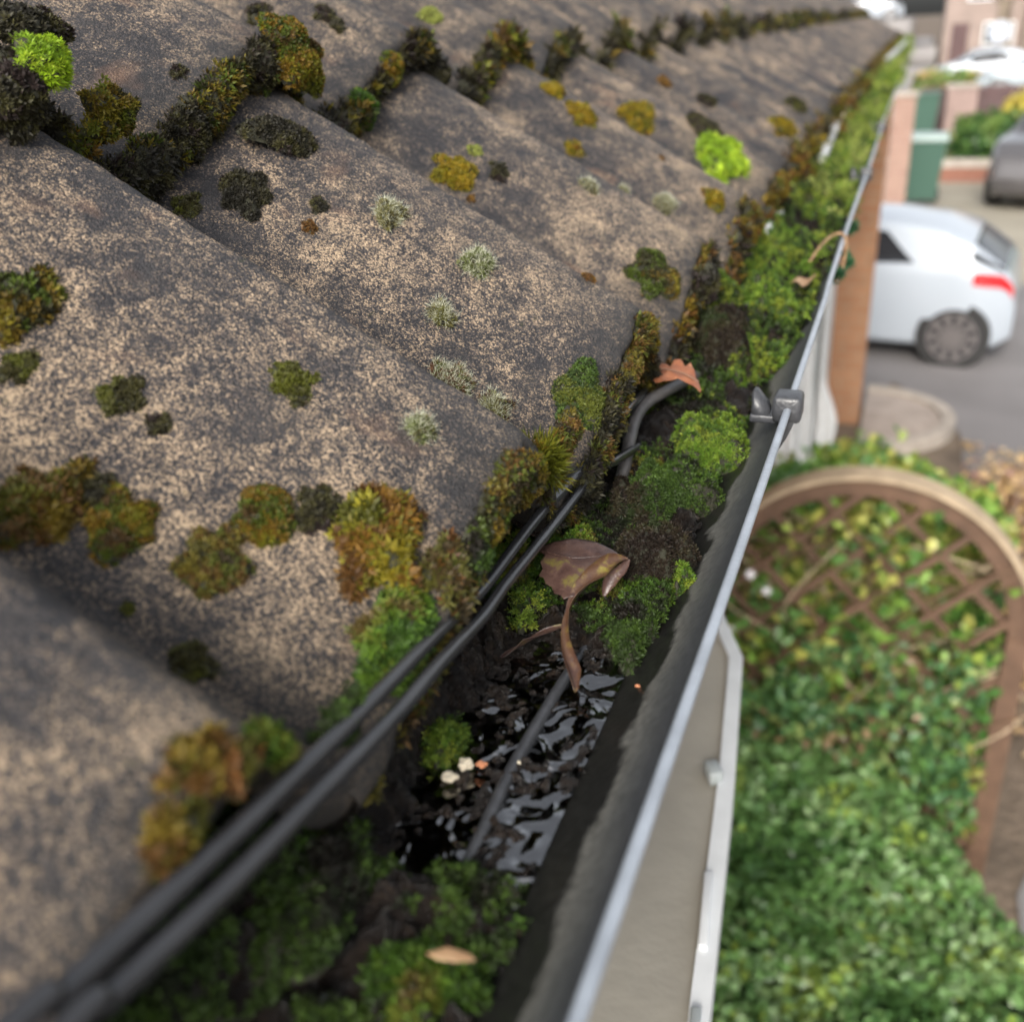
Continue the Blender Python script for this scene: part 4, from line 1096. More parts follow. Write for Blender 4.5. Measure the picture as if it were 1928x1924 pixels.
for nm, d0, d1, z0, z1, mm in (("trim", .012, -.002, -.650, -.598, M_upvc),):
    a = inset(out, d0); b = inset(out, d1); bm = bmesh.new(); n = len(out)
    for i in range(n-1):
        q = [a[i], a[i+1], b[i+1], b[i]]
        prism(bm, [tuple(x) for x in q], z0, z1)
    bmesh.ops.remove_doubles(bm, verts=bm.verts, dist=1e-5)
    for v in bm.verts: v.co -= bay.location
    bm_obj(nm, bm, mm, bay)
a = inset(out, .03); b = inset(out, .055)
bm = bmesh.new(); prism(bm, a, -2.1, -1.98); prism(bm, a, -.72, -.652)
for i in (1, 4, 7):
    p = a[i]; bx(bm, p[0]-.03, p[0]+.0, p[1]-.03, p[1]+.03, -1.98, -.72)
for v in bm.verts: v.co -= bay.location
bm_obj("frame", bm, M_upvc, bay)
bm = bmesh.new(); prism(bm, b, -1.978, -.722)
for v in bm.verts: v.co -= bay.location
bm_obj("pane", bm, M_glass, bay)
bm = bmesh.new(); prism(bm, inset(out, .04), GZ, -2.102)
for v in bm.verts: v.co -= bay.location
bm_obj("brick_base", bm, M_brick, bay)
def bay_bit(name, x, y, sx, sy, rz, m, h=.008):
    bm = bmesh.new(); bx(bm, -sx, sx, -sy, sy, 0, h, bev=min(sx, h)*.4)
    bmesh.ops.rotate(bm, verts=bm.verts, cent=(0, 0, 0), matrix=Matrix.Rotation(rz, 3, 'Z'))
    bmesh.ops.translate(bm, verts=bm.verts, vec=(x+.2, y-.5, -.0025))
    return bm_obj(name, bm, m, bay, True)
bay_bit("fixing_cap", -.1010, .7085, .0065, .010, .5, M_upvc_d, .014)
bay_bit("trim_clip", -.0800, .5555, .0035, .036, .12, M_upvc, .010)
bay_bit("trim_clip", -.0660, .43, .0035, .040, .12, M_upvc_d, .010)
# white ribbed corner further along the wall
wp = empty("porch_panel", (-.42, 6.6, GZ)); tag(wp, "white ribbed porch panel with a bulging foot against the orange brick", "porch")
def flute(x0, x1, y0, zt, zb, bulge, name, m):
    V = []; zs = np.linspace(zt, zb, 40); xs = np.linspace(0, 1, 24)
    for yo in (0, .05):
        for z in zs:
            k = max(0., 1-abs((z-(-2.45))/.38)); k = k*k*(3-2*k)
            for t in xs:
                V.append((x0+(x1-x0)*t+bulge*k*t, y0+yo-.015*(1-yo/.05)*abs(math.sin(t*PI*2)), z))
    V = np.array(V)-np.array(wp.location); nz, nx = len(zs), len(xs)
    idx = np.arange(nz*nx).reshape(nz, nx)
    F = np.stack([idx[:-1, :-1], idx[1:, :-1], idx[1:, 1:], idx[:-1, 1:]], -1).reshape(-1, 4)
    o2 = nz*nx; per = np.concatenate([idx[0, :], idx[1:, -1], idx[-1, -2::-1], idx[-2:0:-1, 0]]); pn = np.roll(per, -1)
    mesh_np(name, V, np.vstack([F, F[:, ::-1]+o2, np.stack([per, pn, pn+o2, per+o2], -1)]), m, wp)
flute(-.64, -.49, 6.47, -.32, -2.76, .0, "panel", M_upvc)
flute(-.487, -.415, 6.49, -.32, -2.78, .02, "panel", M_upvc)
flute(-.38, -.345, 6.50, -.32, -2.80, .10, "panel", M_upvc)
hpart("return_wall", M_upvc_d, (-.62, -.36, 6.56, 7.2, GZ, -.31), parent=wp)

# ------------------------------------------------------------------ ground, paving
M_ground = mat("earth", (.12, .09, .065), .95, bump=.8, bscale=20, var=.4, vscale=3)
M_tarmac = mat("tarmac", (.165, .155, .155), .75, bump=.5, bscale=60, var=.15, vscale=1.3)
M_beige = mat("beige_drive", (.27, .245, .195), .85, bump=.4, bscale=40, var=.15, vscale=1.0)
M_road = mat("road_asphalt", (.26, .245, .24), .8, var=.12, vscale=.6)
M_kerb = mat("kerb_stone", (.33, .29, .25), .85, var=.2, vscale=6, bump=.4, bscale=30)
M_pave = mat("paving_pinkish", (.31, .26, .225), .85, var=.2, vscale=7, bump=.4, bscale=30)
def sheet(name, pts, z, m, th=.004):
    bm = bmesh.new(); prism(bm, pts, z-th, z); o = bm_obj(name, bm, m); return tag(o, kind="structure")
bm = bmesh.new(); prism(bm, [(-400, -200), (400, -200), (400, 500), (-400, 500)], GZ-.5, GZ)
o = bm_obj("ground", bm, M_ground); tag(o, kind="structure")
sheet("driveway", [(-.14, 8.45), (.10, 9.2), (.45, 8.6), (.62, 8.0), (.62, 7.4), (1.6, 5.4), (9, 5.4), (9, 13.2), (-5, 13.2), (-5, 8.45)], GZ+.012, M_tarmac)
sheet("path", [(.66, -2), (9, -2), (9, 5.39), (1.6, 5.39), (1.3, 4.6), (.95, 4.0), (.68, 3.2)], GZ+.012, mat("path_paving", (.20, .19, .185), .8, var=.2, vscale=2))
sheet("forecourt", [(-8, 13.22), (12, 13.22), (12, 25.5), (-8, 25.5)], GZ+.012, M_beige)
sheet("road", [(-60, 34), (80, 34), (80, 60), (-60, 60)], GZ+.012, M_road)
sheet("pavement", [(-60, 60.2), (80, 60.2), (80, 64), (-60, 64)], GZ+.12, M_road, .12)
# round brick edged bed
def ring_pts(cx, cy, r, a0, a1, n): return [(cx+r*math.cos(a), cy+r*math.sin(a)) for a in np.linspace(a0, a1, n)]
kc = (-.12, 8.02)
bm = bmesh.new()
prism(bm, ring_pts(kc[0]+.0, kc[1]+.1, .70, -PI/2, PI/2*.98, 26)+ring_pts(kc[0]+.0, kc[1]+.1, .60, PI/2*.98, -PI/2, 26), GZ, GZ+.10)
o = bm_obj("kerb", bm, M_kerb); tag(o, "curved pale stone kerb around the little bed by the brick corner", "kerb")
bm = bmesh.new(); prism(bm, ring_pts(kc[0], kc[1]+.1, .597, -PI/2, PI/2*.98, 26), GZ, GZ+.07)
o = bm_obj("paving", bm, M_pave); tag(o, kind="structure")

# ------------------------------------------------------------------ plants
def leaves_np(P, N, L, W, cols, rng):
    n = len(P); L = np.broadcast_to(L, (n,))[:, None]; W = np.broadcast_to(W, (n,))[:, None]
    N = N/np.linalg.norm(N, axis=1, keepdims=True)
    r = rng.normal(0, 1, (n, 3)); T = np.cross(N, r); T /= np.linalg.norm(T, axis=1, keepdims=True); S = np.cross(N, T)
    b = P-T*L*.5; V = np.stack([b, P-T*L*.18+S*W*.5+N*W*.12, P+T*L*.2+S*W*.38+N*W*.1, P+T*L*.5-N*L*.06, P+T*L*.2-S*W*.38+N*W*.1, P-T*L*.18-S*W*.5+N*W*.12], 1)
    V = V.reshape(-1, 3); i = np.arange(n)[:, None]*6
    F = np.vstack([i+np.array([[0, 1, 2, 3]]), i+np.array([[0, 3, 4, 5]])])
    return V, [F], np.repeat(cols, 6, 0)
def foliage(name, fn, n, L, W, pal, seed, mat_=None, parent=None, jitter=.4, upb=.7):
    rng = np.random.RandomState(seed); P, N = fn(rng, n)
    N = N*upb + rng.normal(0, jitter, N.shape)
    pal = np.array(pal); g = np.clip((fbm(P, 4.5, seed, 2)-.25)*2*len(pal)+rng.normal(0, .8, len(P)), 0, len(pal)-1).astype(int)
    C = pal[g]*rng.uniform(.7, 1.35, (len(P), 1))
    V, Fs, C6 = leaves_np(P, N, L*rng.uniform(.7, 1.3, len(P)), W*rng.uniform(.7, 1.3, len(P)), C, rng)
    org = parent.location if parent is not None else None
    if org is not None: V = V-np.array(org)
    return mesh_np(name, V, Fs, mat_ or M_leaf, parent, C6)
# blue-green low shrub in the lower right
M_stem = mat("plant_stem", (.12, .07, .04), .8)
sh = empty("shrub", (.15, 2.4, GZ)); tag(sh, "broad low shrub of small blue green oval leaves filling the lower right", "shrub")
def shrub_h(X, Y):
    P = np.stack([X, Y, X*0], -1)
    edge = sstep(3.40, 3.0, Y + 1.75*np.clip(X-.13, 0, 1))*sstep(.74, .50, X-.10*(Y-2))
    return edge*(.62+.20*fbm(P, 3, 4, 3)-.05)
def fn(rng, n):
    X = rng.uniform(-.45, .75, n); Y = rng.uniform(1.0, 3.45, n); H = shrub_h(X, Y)
    k = H > .12; X, Y, H = X[k], Y[k], H[k]
    e = .03; nx = -(shrub_h(X+e, Y)-H)/e; ny = -(shrub_h(X, Y+e)-H)/e
    dep = rng.uniform(0, 1, len(X))**2*.22
    return np.stack([X, Y, GZ+H-dep], -1), np.stack([nx*.5, ny*.5-.1, np.ones(len(X))], -1)
foliage("foliage", fn, 28000, .038, .024, [(.055, .13, .035), (.09, .19, .05), (.13, .25, .075), (.22, .34, .14), (.24, .34, .06)], 21, None, sh, .55)
a_ = Acc()
for i in range(26):
    rr = np.random.RandomState(i); x0, y0 = rr.uniform(-.25, .5), rr.uniform(1.4, 3.0)
    st = tube("stem", [(.15+(x0-.15)*.6, y0, GZ), (x0, y0, GZ+.25), (x0+rr.uniform(-.1, .1), y0+rr.uniform(-.1, .1), GZ+.5)], .005, M_stem, sh, 4, 5) if i < 12 else None
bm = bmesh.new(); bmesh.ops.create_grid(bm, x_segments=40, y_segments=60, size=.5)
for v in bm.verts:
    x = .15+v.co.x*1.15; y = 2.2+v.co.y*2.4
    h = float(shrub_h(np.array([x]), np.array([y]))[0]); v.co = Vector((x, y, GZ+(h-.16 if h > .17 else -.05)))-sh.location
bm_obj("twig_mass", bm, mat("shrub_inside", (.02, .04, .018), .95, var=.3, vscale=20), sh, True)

# arched trellis
M_wood = mat("trellis_stain", (.115, .066, .042), .6, bump=.4, bscale=60, var=.25, vscale=12)
M_wood_top = mat("trellis_lit_top", (.40, .31, .21), .75, bump=.4, bscale=60, var=.2, vscale=15)  # paler wood for the capping, its lit top put into the colour
tr = empty("trellis", (.02, 3.3, GZ)); tag(tr, "brown arch topped wooden trellis panel with diamond lattice behind the shrub", "trellis")
cx, cz, R = .015, -1.945, .545
def arc_band(R0, R1, y0, y1, name, m, a0=0, a1=PI):
    V = []; aa = np.linspace(a0, a1, 48)
    for a in aa:
        for (r, y) in ((R0, y0), (R1, y0), (R1, y1), (R0, y1)): V.append((cx+r*math.cos(a), y, cz+r*math.sin(a)))
    idx = np.arange(len(V)).reshape(-1, 4); ix2 = np.roll(idx, -1, 1)
    F = np.stack([idx[:-1], ix2[:-1], ix2[1:], idx[1:]], -1).reshape(-1, 4); F = np.vstack([F, [idx[0][::-1]], [idx[-1]]])
    mesh_np(name, np.array(V)-np.array(tr.location), F, m, tr, smooth=False)
arc_band(R-.065, R-.002, 3.272, 3.318, "arch", M_wood); arc_band(R-.001, R+.014, 3.250, 3.345, "arch_capping", M_wood_top)
for s in (-1, 1):
    hpart("post", M_wood, (cx+s*(R-.03)-.036, cx+s*(R-.03)+.036, 3.265, 3.325, GZ, cz), parent=tr)
hpart("bottom_rail", M_wood, (cx-R+.07, cx+R-.07, 3.275, 3.315, GZ+.12, GZ+.19), parent=tr)
bm = bmesh.new(); Ri = R-.05
def inside(x, z): 
    return abs(x-cx) < Ri and z > GZ+.19 and (z < cz or (x-cx)**2+(z-cz)**2 < Ri**2)
for sgn, yy in ((1, 3.285), (-1, 3.301)):
    for k in np.arange(-3.2, 3.2, .232):
        pts = [(cx+t, cz+sgn*t+k) for t in np.linspace(-Ri, Ri, 200)]; pin_ = [p for p in pts if inside(*p)]
        if len(pin_) < 6: continue
        (xa, za), (xb, zb) = pin_[0], pin_[-1]; d = Vector((xb-xa, 0, zb-za)); L = d.length; d.normalize(); nn = Vector((-d.z, 0, d.x))*.0125
        vs = []
        for (p, q) in ((Vector((xa, 0, za)), 0), (Vector((xb, 0, zb)), 1)):
            for off in (nn, -nn):
                for y2 in (yy-.007, yy+.007): vs.append(bm.verts.new((p.x+off.x, y2, p.z+off.z)))
        for f in ((0, 1, 3, 2), (4, 6, 7, 5), (0, 2, 6, 4), (1, 5, 7, 3), (0, 4, 5, 1), (2, 3, 7, 6)): bm.faces.new([vs[i] for i in f])
for v in bm.verts: v.co -= tr.location
bm_obj("lattice", bm, M_wood, tr)
# climber on and behind the trellis
cl = empty("climbing_plant", (.0, 3.45, GZ)); tag(cl, "yellow green leafy climber tangled through the arched trellis", "climber")
def fn(rng, n):
    X = rng.uniform(-.75, .50, n); Z = rng.uniform(GZ+.1, -1.42, n); Y = 3.47+np.abs(rng.normal(0, .13, n)) - (rng.rand(n) < np.where(Z < -1.95, .16, .07))*rng.uniform(.1, .4, n)
    top = cz+np.sqrt(np.clip(.56**2-(np.clip(X, -.53, .53)-cx)**2, 0, 1))*.92
    P = np.stack([X, Y, Z], -1); g = fbm(P, 5, 2, 3); dens = .40 + .15*sstep(-1.7, -2.5, Z)
    k = (Z < top) & (g > .615-dens*.62) & ~((X > .25) & (Z > -2.2) & (g < .52))
    return P[k], np.tile([[0, -.5, .8]], (k.sum(), 1))
foliage("foliage", fn, 21000, .050, .034, [(.06, .15, .03), (.10, .22, .04), (.17, .29, .05), (.24, .31, .06), (.34, .34, .08), (.11, .23, .06)], 33, None, cl, .7)
def fn(rng, n):
    X = rng.uniform(-.8, .44, n); Z = rng.uniform(GZ+.05, -2.0, n); Y = 3.15+rng.normal(0, .12, n)
    P = np.stack([X, Y, Z], -1); g = fbm(P, 5, 12, 3); k = (g > .46)
    return P[k], np.tile([[0, -.5, .8]], (k.sum(), 1))
foliage("lower_foliage", fn, 9000, .040, .026, [(.06, .14, .05), (.11, .22, .06), (.08, .18, .07), (.20, .26, .08), (.22, .15, .08)], 34, None, cl, .7)
for i in range(34):
    rr = np.random.RandomState(900+i); x = rr.uniform(-.6, .5); pts = [(x, 3.42, GZ)]
    for j in range(1, 6): pts.append((x+rr.uniform(-.22, .22)*j*.5, 3.36+rr.uniform(-.15, .15), GZ+j*.27))
    tube("stem", pts, .0045, M_stem if i % 3 else M_wood_top, cl, 4, 5)
# white flowers in the climber
M_petal = mat("white_petal", (.85, .84, .86), .5)
rr = np.random.RandomState(4)
for i, (x, z, y) in enumerate([(-.46, -1.62, 3.3), (-.40, -1.66, 3.35), (-.34, -1.60, 3.3), (-.28, -1.57, 3.35), (-.44, -1.80, 3.3), (-.50, -1.86, 3.25), (-.36, -1.78, 3.2), (-.42, -2.02, 3.2), (-.38, -2.20, 3.15), (-.30, -1.84, 3.2), (.20, -2.32, 3.2), (.24, -2.38, 3.2), (.05, -2.5, 3.15)]):
    bm = bmesh.new()
    for k in range(5):
        a = k*2*PI/5; r = .017
        vs = [bm.verts.new(v) for v in ((0, 0, 0), (r*.7*math.cos(a-.5), r*.7*math.sin(a-.5), .004), (r*1.25*math.cos(a), r*1.25*math.sin(a), .002), (r*.7*math.cos(a+.5), r*.7*math.sin(a+.5), .004))]
        bm.faces.new(vs)
    bmesh.ops.rotate(bm, verts=bm.verts, cent=(0, 0, 0), matrix=Matrix.Rotation(rr.uniform(.2, .9), 3, 'X'))
    o = bm_obj("flower", bm, M_petal, cl); o.location = Vector((x, y, z))-cl.location
# yellow-leaved plants by the round bed
def clump_plant(name, label, c, rx, ry, h, n, L, pal, seed, mat_=None, grp=None):
    e = empty(name, (c[0], c[1], GZ)); tag(e, label, "plant", grp)
    def fn(rng, n):
        d = rng.normal(0, 1, (n, 3)); d /= np.linalg.norm(d, axis=1, keepdims=True); d[:, 2] = np.abs(d[:, 2]); r = rng.uniform(.5, 1, (n, 1))
        r = r*(.7+.6*fbm(d, 2.5, seed, 2)[:, None])
        return np.array([c[0], c[1], GZ+.03])+d*r*np.array([rx, ry, h]), d
    foliage("foliage", fn, n, L, L*.6, pal, seed, mat_, e, .5)
    rr = np.random.RandomState(seed)
    for i in range(5):
        a = rr.uniform(0, 6.28); tube("stem", [(c[0], c[1], GZ), (c[0]+rx*.3*math.cos(a), c[1]+ry*.3*math.sin(a), GZ+h*.4), (c[0]+rx*.6*math.cos(a), c[1]+ry*.6*math.sin(a), GZ+h*.8)], .006, M_stem, e, 4, 5)
    return e
YG = [(.10, .22, .04), (.28, .34, .06), (.45, .42, .10), (.07, .17, .05)]
clump_plant("bed_plant", "dark green leafy plant at the foot of the orange brick pier", (-.05, 6.9), .36, .45, .22, 1600, .07, [(.03, .09, .04), (.05, .15, .06), (.10, .20, .05)], 41)
clump_plant("bed_plant", "yellow green plant between the trellis top and the round kerb", (.16, 5.7), .42, .40, .28, 1500, .07, YG, 42)
clump_plant("bed_plant", "pale green plant by the white porch panel's foot", (-.50, 5.6), .35, .5, .40, 1500, .06, [(.10, .18, .06), (.24, .30, .10), (.06, .13, .05)], 43)
clump_plant("bed_plant", "low yellow green bush left behind the trellis", (-.25, 4.6), .45, .45, .55, 2200, .055, YG, 44)
AUT = [(.34, .26, .20), (.50, .34, .18), (.60, .42, .18), (.38, .22, .18), (.62, .46, .26)]
clump_plant("autumn_shrub", "pinkish orange autumn shrub at the right edge behind the trellis", (.98, 6.0), .50, .75, .55, 2600, .055, AUT, 45)
clump_plant("autumn_shrub", "smaller pale orange autumn shrub in front at the right edge", (1.05, 5.0), .38, .5, .35, 1500, .05, AUT, 46)
# fallen leaves over the drive edge
rng = np.random.RandomState(8); n = 2600
P = np.stack([rng.uniform(.15, 1.9, n), rng.uniform(3.6, 7.9, n), np.full(n, GZ+.02)], -1)
k = (fbm(P, 1.6, 4, 2) > .42) & ((P[:, 0] > .62) | (P[:, 1] < 6.6)); P = P[k]
C = np.array(AUT)[rng.randint(0, 5, len(P))]*rng.uniform(.7, 1.2, (len(P), 1))
V, Fs, C6 = leaves_np(P, np.tile([[0, 0, 1.]], (len(P), 1))+rng.normal(0, .25, (len(P), 3)), .055, .038, C, rng)
o = mesh_np("fallen_leaves", V+np.array([0, 0, .012]), Fs, M_leaf, None, C6); tag(o, "pale orange and yellow leaves scattered on the ground beyond the trellis", "leaves", kind="stuff")

# ------------------------------------------------------------------ cars
M_tyre = mat("tyre_rubber", (.02, .02, .022), .8); M_rim = mat("alloy_rim", (.35, .35, .36), .35, metal=.8); M_rimd = mat("dark_alloy_rim", (.17, .155, .155), .4, metal=.5)
M_red = mat("tail_light_red", (.45, .01, .015), .2, coat=1.); M_head = mat("headlight_glass", (.16, .17, .19), .25, coat=.4)
M_trim = mat("black_trim", (.02, .02, .02), .5); M_cglass = mat("car_glass", (.02, .022, .026), .12, spec=.5)
def paint(name, c, metal=0.): return mat(name, c, .28, metal=metal, coat=.8, spec=.5)
PROFILES = {  # x from rear (0) to front (L): (x, ztop, zbelt)
 'hatch': (3.95, .87, [(0, .62, .60), (.05, .90, .86), (.16, 1.04, .96), (.48, 1.28, 1.0), (.78, 1.42, .99), (1.25, 1.49, .96), (1.8, 1.50, .93), (2.3, 1.44, .91), (3.02, .98, .90), (3.5, .86, .82), (3.85, .70, .66), (3.95, .5, .46)]),
 'suv': (4.5, .93, [(0, .75, .70), (.05, 1.10, 1.02), (.2, 1.22, 1.05), (.5, 1.66, 1.06), (.9, 1.66, 1.05), (1.9, 1.68, 1.03), (2.6, 1.58, 1.02), (3.30, 1.10, 1.0), (4.0, 1.00, .95), (4.4, .82, .76), (4.5, .55, .5)]),
 'saloon': (4.5, .89, [(0, .60, .58), (.05, .92, .86), (.55, .98, .92), (1.15, 1.36, .93), (1.7, 1.43, .92), (2.3, 1.42, .91), (2.75, 1.34, .90), (3.45, .95, .88), (4.1, .84, .80), (4.42, .68, .64), (4.5, .5, .46)]),
}
def make_car(label, kind, loc, head, col, rimm=M_rim, group="parked cars"):
    L, HW, pr = PROFILES[kind]
    e = empty("parked_car", loc); tag(e, label, "car", group)
    px = np.array([p[0] for p in pr]); pt = np.array([p[1] for p in pr]); pb = np.array([p[2] for p in pr])
    nx = 80; xs = np.linspace(0, L, nx)
    def sec(x, t):
        x = np.asarray(x, float); t = np.asarray(t, float)
        zt = np.interp(x, px, pt); zb = np.interp(x, px, pb)
        u = np.clip(x/L, 0, 1); W = HW*(1-.22*np.clip((.14-u)/.14, 0, 1)**2.0-.26*np.clip((u-.80)/.20, 0, 1)**2.0)
        zl = .20+.10*np.clip((.04-u)/.04, 0, 1)+.08*np.clip((u-.95)/.05, 0, 1)
        # t: 0 sill .. .5 belt .. .82 roof edge .. 1 centre
        a = np.clip(t/.5, 0, 1); b = np.clip((t-.5)/.32, 0, 1); c = np.clip((t-.82)/.18, 0, 1)
        y = W*(.93+.07*np.sin(a*PI*.75)/.9)
        z = zl+(zb-zl)*a
        gh = zt-zb; ins = np.clip(gh, 0, .6)*.36
        y = y-ins*b-.02*b; z = z+(gh*.86)*b
        y = y*(1-c) ; z = z+(gh*.14)*np.sin(c*PI/2)
        return np.stack([x-L/2, y, z], -1)
    ts = np.concatenate([np.linspace(0, .5, 14), np.linspace(.5, .82, 10)[1:], np.linspace(.82, 1, 7)[1:]])
    X, T = np.meshgrid(xs, ts, indexing='ij'); V1 = sec(X, T); V2 = V1[:, ::-1][:, 1:]*np.array([1, -1, 1])
    V = np.concatenate([V1, V2], 1); m_ = V.shape[1]; idx = np.arange(nx*m_).reshape(nx, m_)
    F = np.stack([idx[:-1, :-1], idx[:-1, 1:], idx[1:, 1:], idx[1:, :-1]], -1).reshape(-1, 4)
    Vf = V.reshape(-1, 3)
    F = np.vstack([F, np.stack([idx[:-1, -1], idx[:-1, 0], idx[1:, 0], idx[1:, -1]], -1)])
    ends = []
    for row, fl in ((idx[0], 1), (idx[-1], 0)):
        cpt = Vf[row].mean(0)[None]; ci = len(Vf); Vf = np.vstack([Vf, cpt])
        ends += [(row[j], row[(j+1) % m_], ci) if not fl else (row[(j+1) % m_], row[j], ci) for j in range(m_)]
    body = mesh_np("body", Vf, [F, np.array(ends)], col, e)
    def patch(name, x0, x1, t0, t1, m, mirror, off=.006, top=False, sh=None):
        n1, n2 = 10, 8
        for sgn in ((1, -1) if mirror else (1,)):
            X, T = np.meshgrid(np.linspace(0, 1, n1), np.linspace(0, 1, n2), indexing='ij')
            if top:        # spans the centre line
                tt = t0+(1.0-t0)*(1-np.abs(2*T-1)); xx = x0+(x1-x0)*X; P = sec(xx, tt); P[..., 1] *= np.where(T < .5, 1, -1)
            else:
                xx = x0+(x1-x0)*X
                if sh is not None: xx = xx+sh*(T)
                P = sec(xx, t0+(t1-t0)*T); P[..., 1] *= sgn
            du = np.gradient(P, axis=0); dv = np.gradient(P, axis=1); N = np.cross(du, dv); N /= np.maximum(np.linalg.norm(N, axis=-1, keepdims=True), 1e-9)
            cen = np.array([0, 0, .7]); s = np.sign(np.sum(N*(P-cen), -1, keepdims=True)); N = N*s
            Q = P+N*off; B = P-N*.004
            ix = np.arange(n1*n2).reshape(n1, n2); F = np.stack([ix[:-1, :-1], ix[:-1, 1:], ix[1:, 1:], ix[1:, :-1]], -1).reshape(-1, 4)
            per = np.concatenate([ix[0, :], ix[1:, -1], ix[-1, -2::-1], ix[-2:0:-1, 0]]); pn = np.roll(per, -1); k = n1*n2
            mesh_np(name, np.vstack([Q.reshape(-1, 3), B.reshape(-1, 3)]), np.vstack([F, np.stack([per, pn, pn+k, per+k], -1)]), m, e)
    if kind == 'hatch':
        patch("side_window", 1.00, 1.55, .56, .77, M_cglass, True, sh=.32); patch("side_window", 1.58, 2.45, .54, .79, M_cglass, True, sh=-.05)
        patch("rear_window", .14, .46, .66, 1, M_cglass, False, top=True); patch("windscreen", 2.40, 2.95, .68, 1, M_cglass, False, top=True)
        patch("tail_light", .04, .42, .42, .50, M_red, True, .012); patch("headlight", 3.5, 3.82, .34, .48, M_head, True)
    elif kind == 'suv':
        patch("side_window", .62, 1.45, .54, .79, M_cglass, True, sh=.12); patch("side_window", 1.55, 2.75, .54, .79, M_cglass, True, sh=-.05)
        patch("rear_window", .22, .5, .66, 1, M_cglass, False, top=True); patch("windscreen", 2.68, 3.24, .66, 1, M_cglass, False, top=True)
        patch("tail_light", .04, .28, .36, .50, M_red, True, .012); patch("headlight", 4.0, 4.38, .36, .49, M_head, True)
    else:
        patch("side_window", 1.05, 1.75, .54, .79, M_cglass, True, sh=.12); patch("side_window", 1.85, 2.85, .54, .79, M_cglass, True, sh=-.05)
        patch("rear_window", .62, 1.12, .66, 1, M_cglass, False, top=True); patch("windscreen", 2.80, 3.40, .66, 1, M_cglass, False, top=True)
        patch("tail_light", .04, .30, .36, .49, M_red, True, .012); patch("headlight", 4.0, 4.38, .36, .49, M_head, True)
    wr = .315 if kind != 'suv' else .35
    for wx in (.54 if kind == 'hatch' else .82, L-.82):
        for s in (1, -1):
            yb = HW*.985
            bm = bmesh.new(); bmesh.ops.create_cone(bm, cap_ends=True, segments=36, radius1=wr+.05, radius2=wr+.05, depth=.10, matrix=Matrix.Translation((wx-L/2, s*(yb-.046), wr+.005))@Matrix.Rotation(PI/2, 4, 'X'))
            bm_obj("wheel_arch", bm, M_trim, e)
            bm = bmesh.new(); bmesh.ops.create_cone(bm, cap_ends=True, segments=36, radius1=wr, radius2=wr, depth=.2, matrix=Matrix.Rotation(PI/2, 4, 'X'))
            bmesh.ops.bevel(bm, geom=[ed for ed in bm.edges if abs(abs(ed.verts[0].co.y)-.1) < .001 and abs(abs(ed.verts[1].co.y)-.1) < .001], offset=.02, segments=2, affect='EDGES')
            wh = bm_obj("tyre", bm, M_tyre, e, False, (wx-L/2, s*(yb-.080), wr))
            bm = bmesh.new()
            for q in range(10):
                a = q*PI/5; r0 = .05; r1 = wr*.76
                vs = []
                for (r, wd) in ((r0, .022), (r1, .034)):
                    for sg in (-1, 1):
                        for yy in (.100, .112): vs.append(bm.verts.new((r*math.cos(a)-sg*wd*math.sin(a), s*yy, r*math.sin(a)+sg*wd*math.cos(a))))
                for f in ((0, 1, 3, 2), (4, 6, 7, 5), (0, 2, 6, 4), (1, 5, 7, 3), (0, 4, 5, 1), (2, 3, 7, 6)): bm.faces.new([vs[i] for i in f])
            bmesh.ops.create_cone(bm, cap_ends=True, segments=20, radius1=.055, radius2=.045, depth=.03, matrix=Matrix.Translation((0, s*.105, 0))@Matrix.Rotation(PI/2, 4, 'X'))
            # outer rim ring
            aa = np.linspace(0, 2*PI, 32, endpoint=False); base = len(bm.verts); ring = []
            for a in aa:
                ring.append([bm.verts.new((r*math.cos(a), s*yy, r*math.sin(a))) for (r, yy) in ((wr*.74, .101), (wr*.81, .101), (wr*.81, .114), (wr*.74, .114))])
            for i in range(32):
                A1, B1 = ring[i], ring[(i+1) % 32]
                for j in range(4): bm.faces.new([A1[j], A1[(j+1) % 4], B1[(j+1) % 4], B1[j]])
            bm_obj("rim", bm, rimm, wh)
    e.rotation_euler = (0, 0, head)
    return e
P_white = paint("white_paint", (.36, .40, .45)); P_grey = paint("grey_paint", (.085, .08, .082), .2); P_silver = paint("pale_blue_paint", (.36, .42, .45), .2); P_dark = paint("dark_blue_paint", (.06, .07, .09))
# heading: car local +x is the front
hx = math.radians(180-7)
def place_rear(rx, ry, head, L):      # rear-centre position -> loc of the middle
    return (rx+math.cos(head)*L/2, ry+math.sin(head)*L/2, GZ+.012)
fx, fy = math.cos(hx), math.sin(hx); CS = .87
# rear near-side wheel touches the ground at (.56, 9.75); local rear wheel is (.68-L/2, +HW)
lx, ly = .54-3.95/2, .86
ca = make_car("white hatchback with a red tail light parked beyond the orange brick pier", 'hatch', (.56-CS*(lx*fx-ly*fy), 9.75-CS*(lx*fy+ly*fx), GZ+.012), hx, P_white, M_rimd)
ca.scale = (CS, CS, CS)
h2 = math.radians(250)
make_car("dark grey car cut off by the right edge, facing the camera", 'suv', (2.72, 20.1, GZ+.012), h2, P_grey)
h3 = math.radians(184)
make_car("white car with a pale windscreen behind the dark brown fence", 'hatch', (2.35, 46.5, GZ+.012), h3, P_white)
make_car("pale blue grey car half behind the white one at the right edge", 'saloon', (4.3, 43.0, GZ+.012), math.radians(176), P_silver)
make_car("white car seen above the far end of the roof at the top of the photo", 'suv', (-3.4, 75, -.60), math.radians(0), P_white)

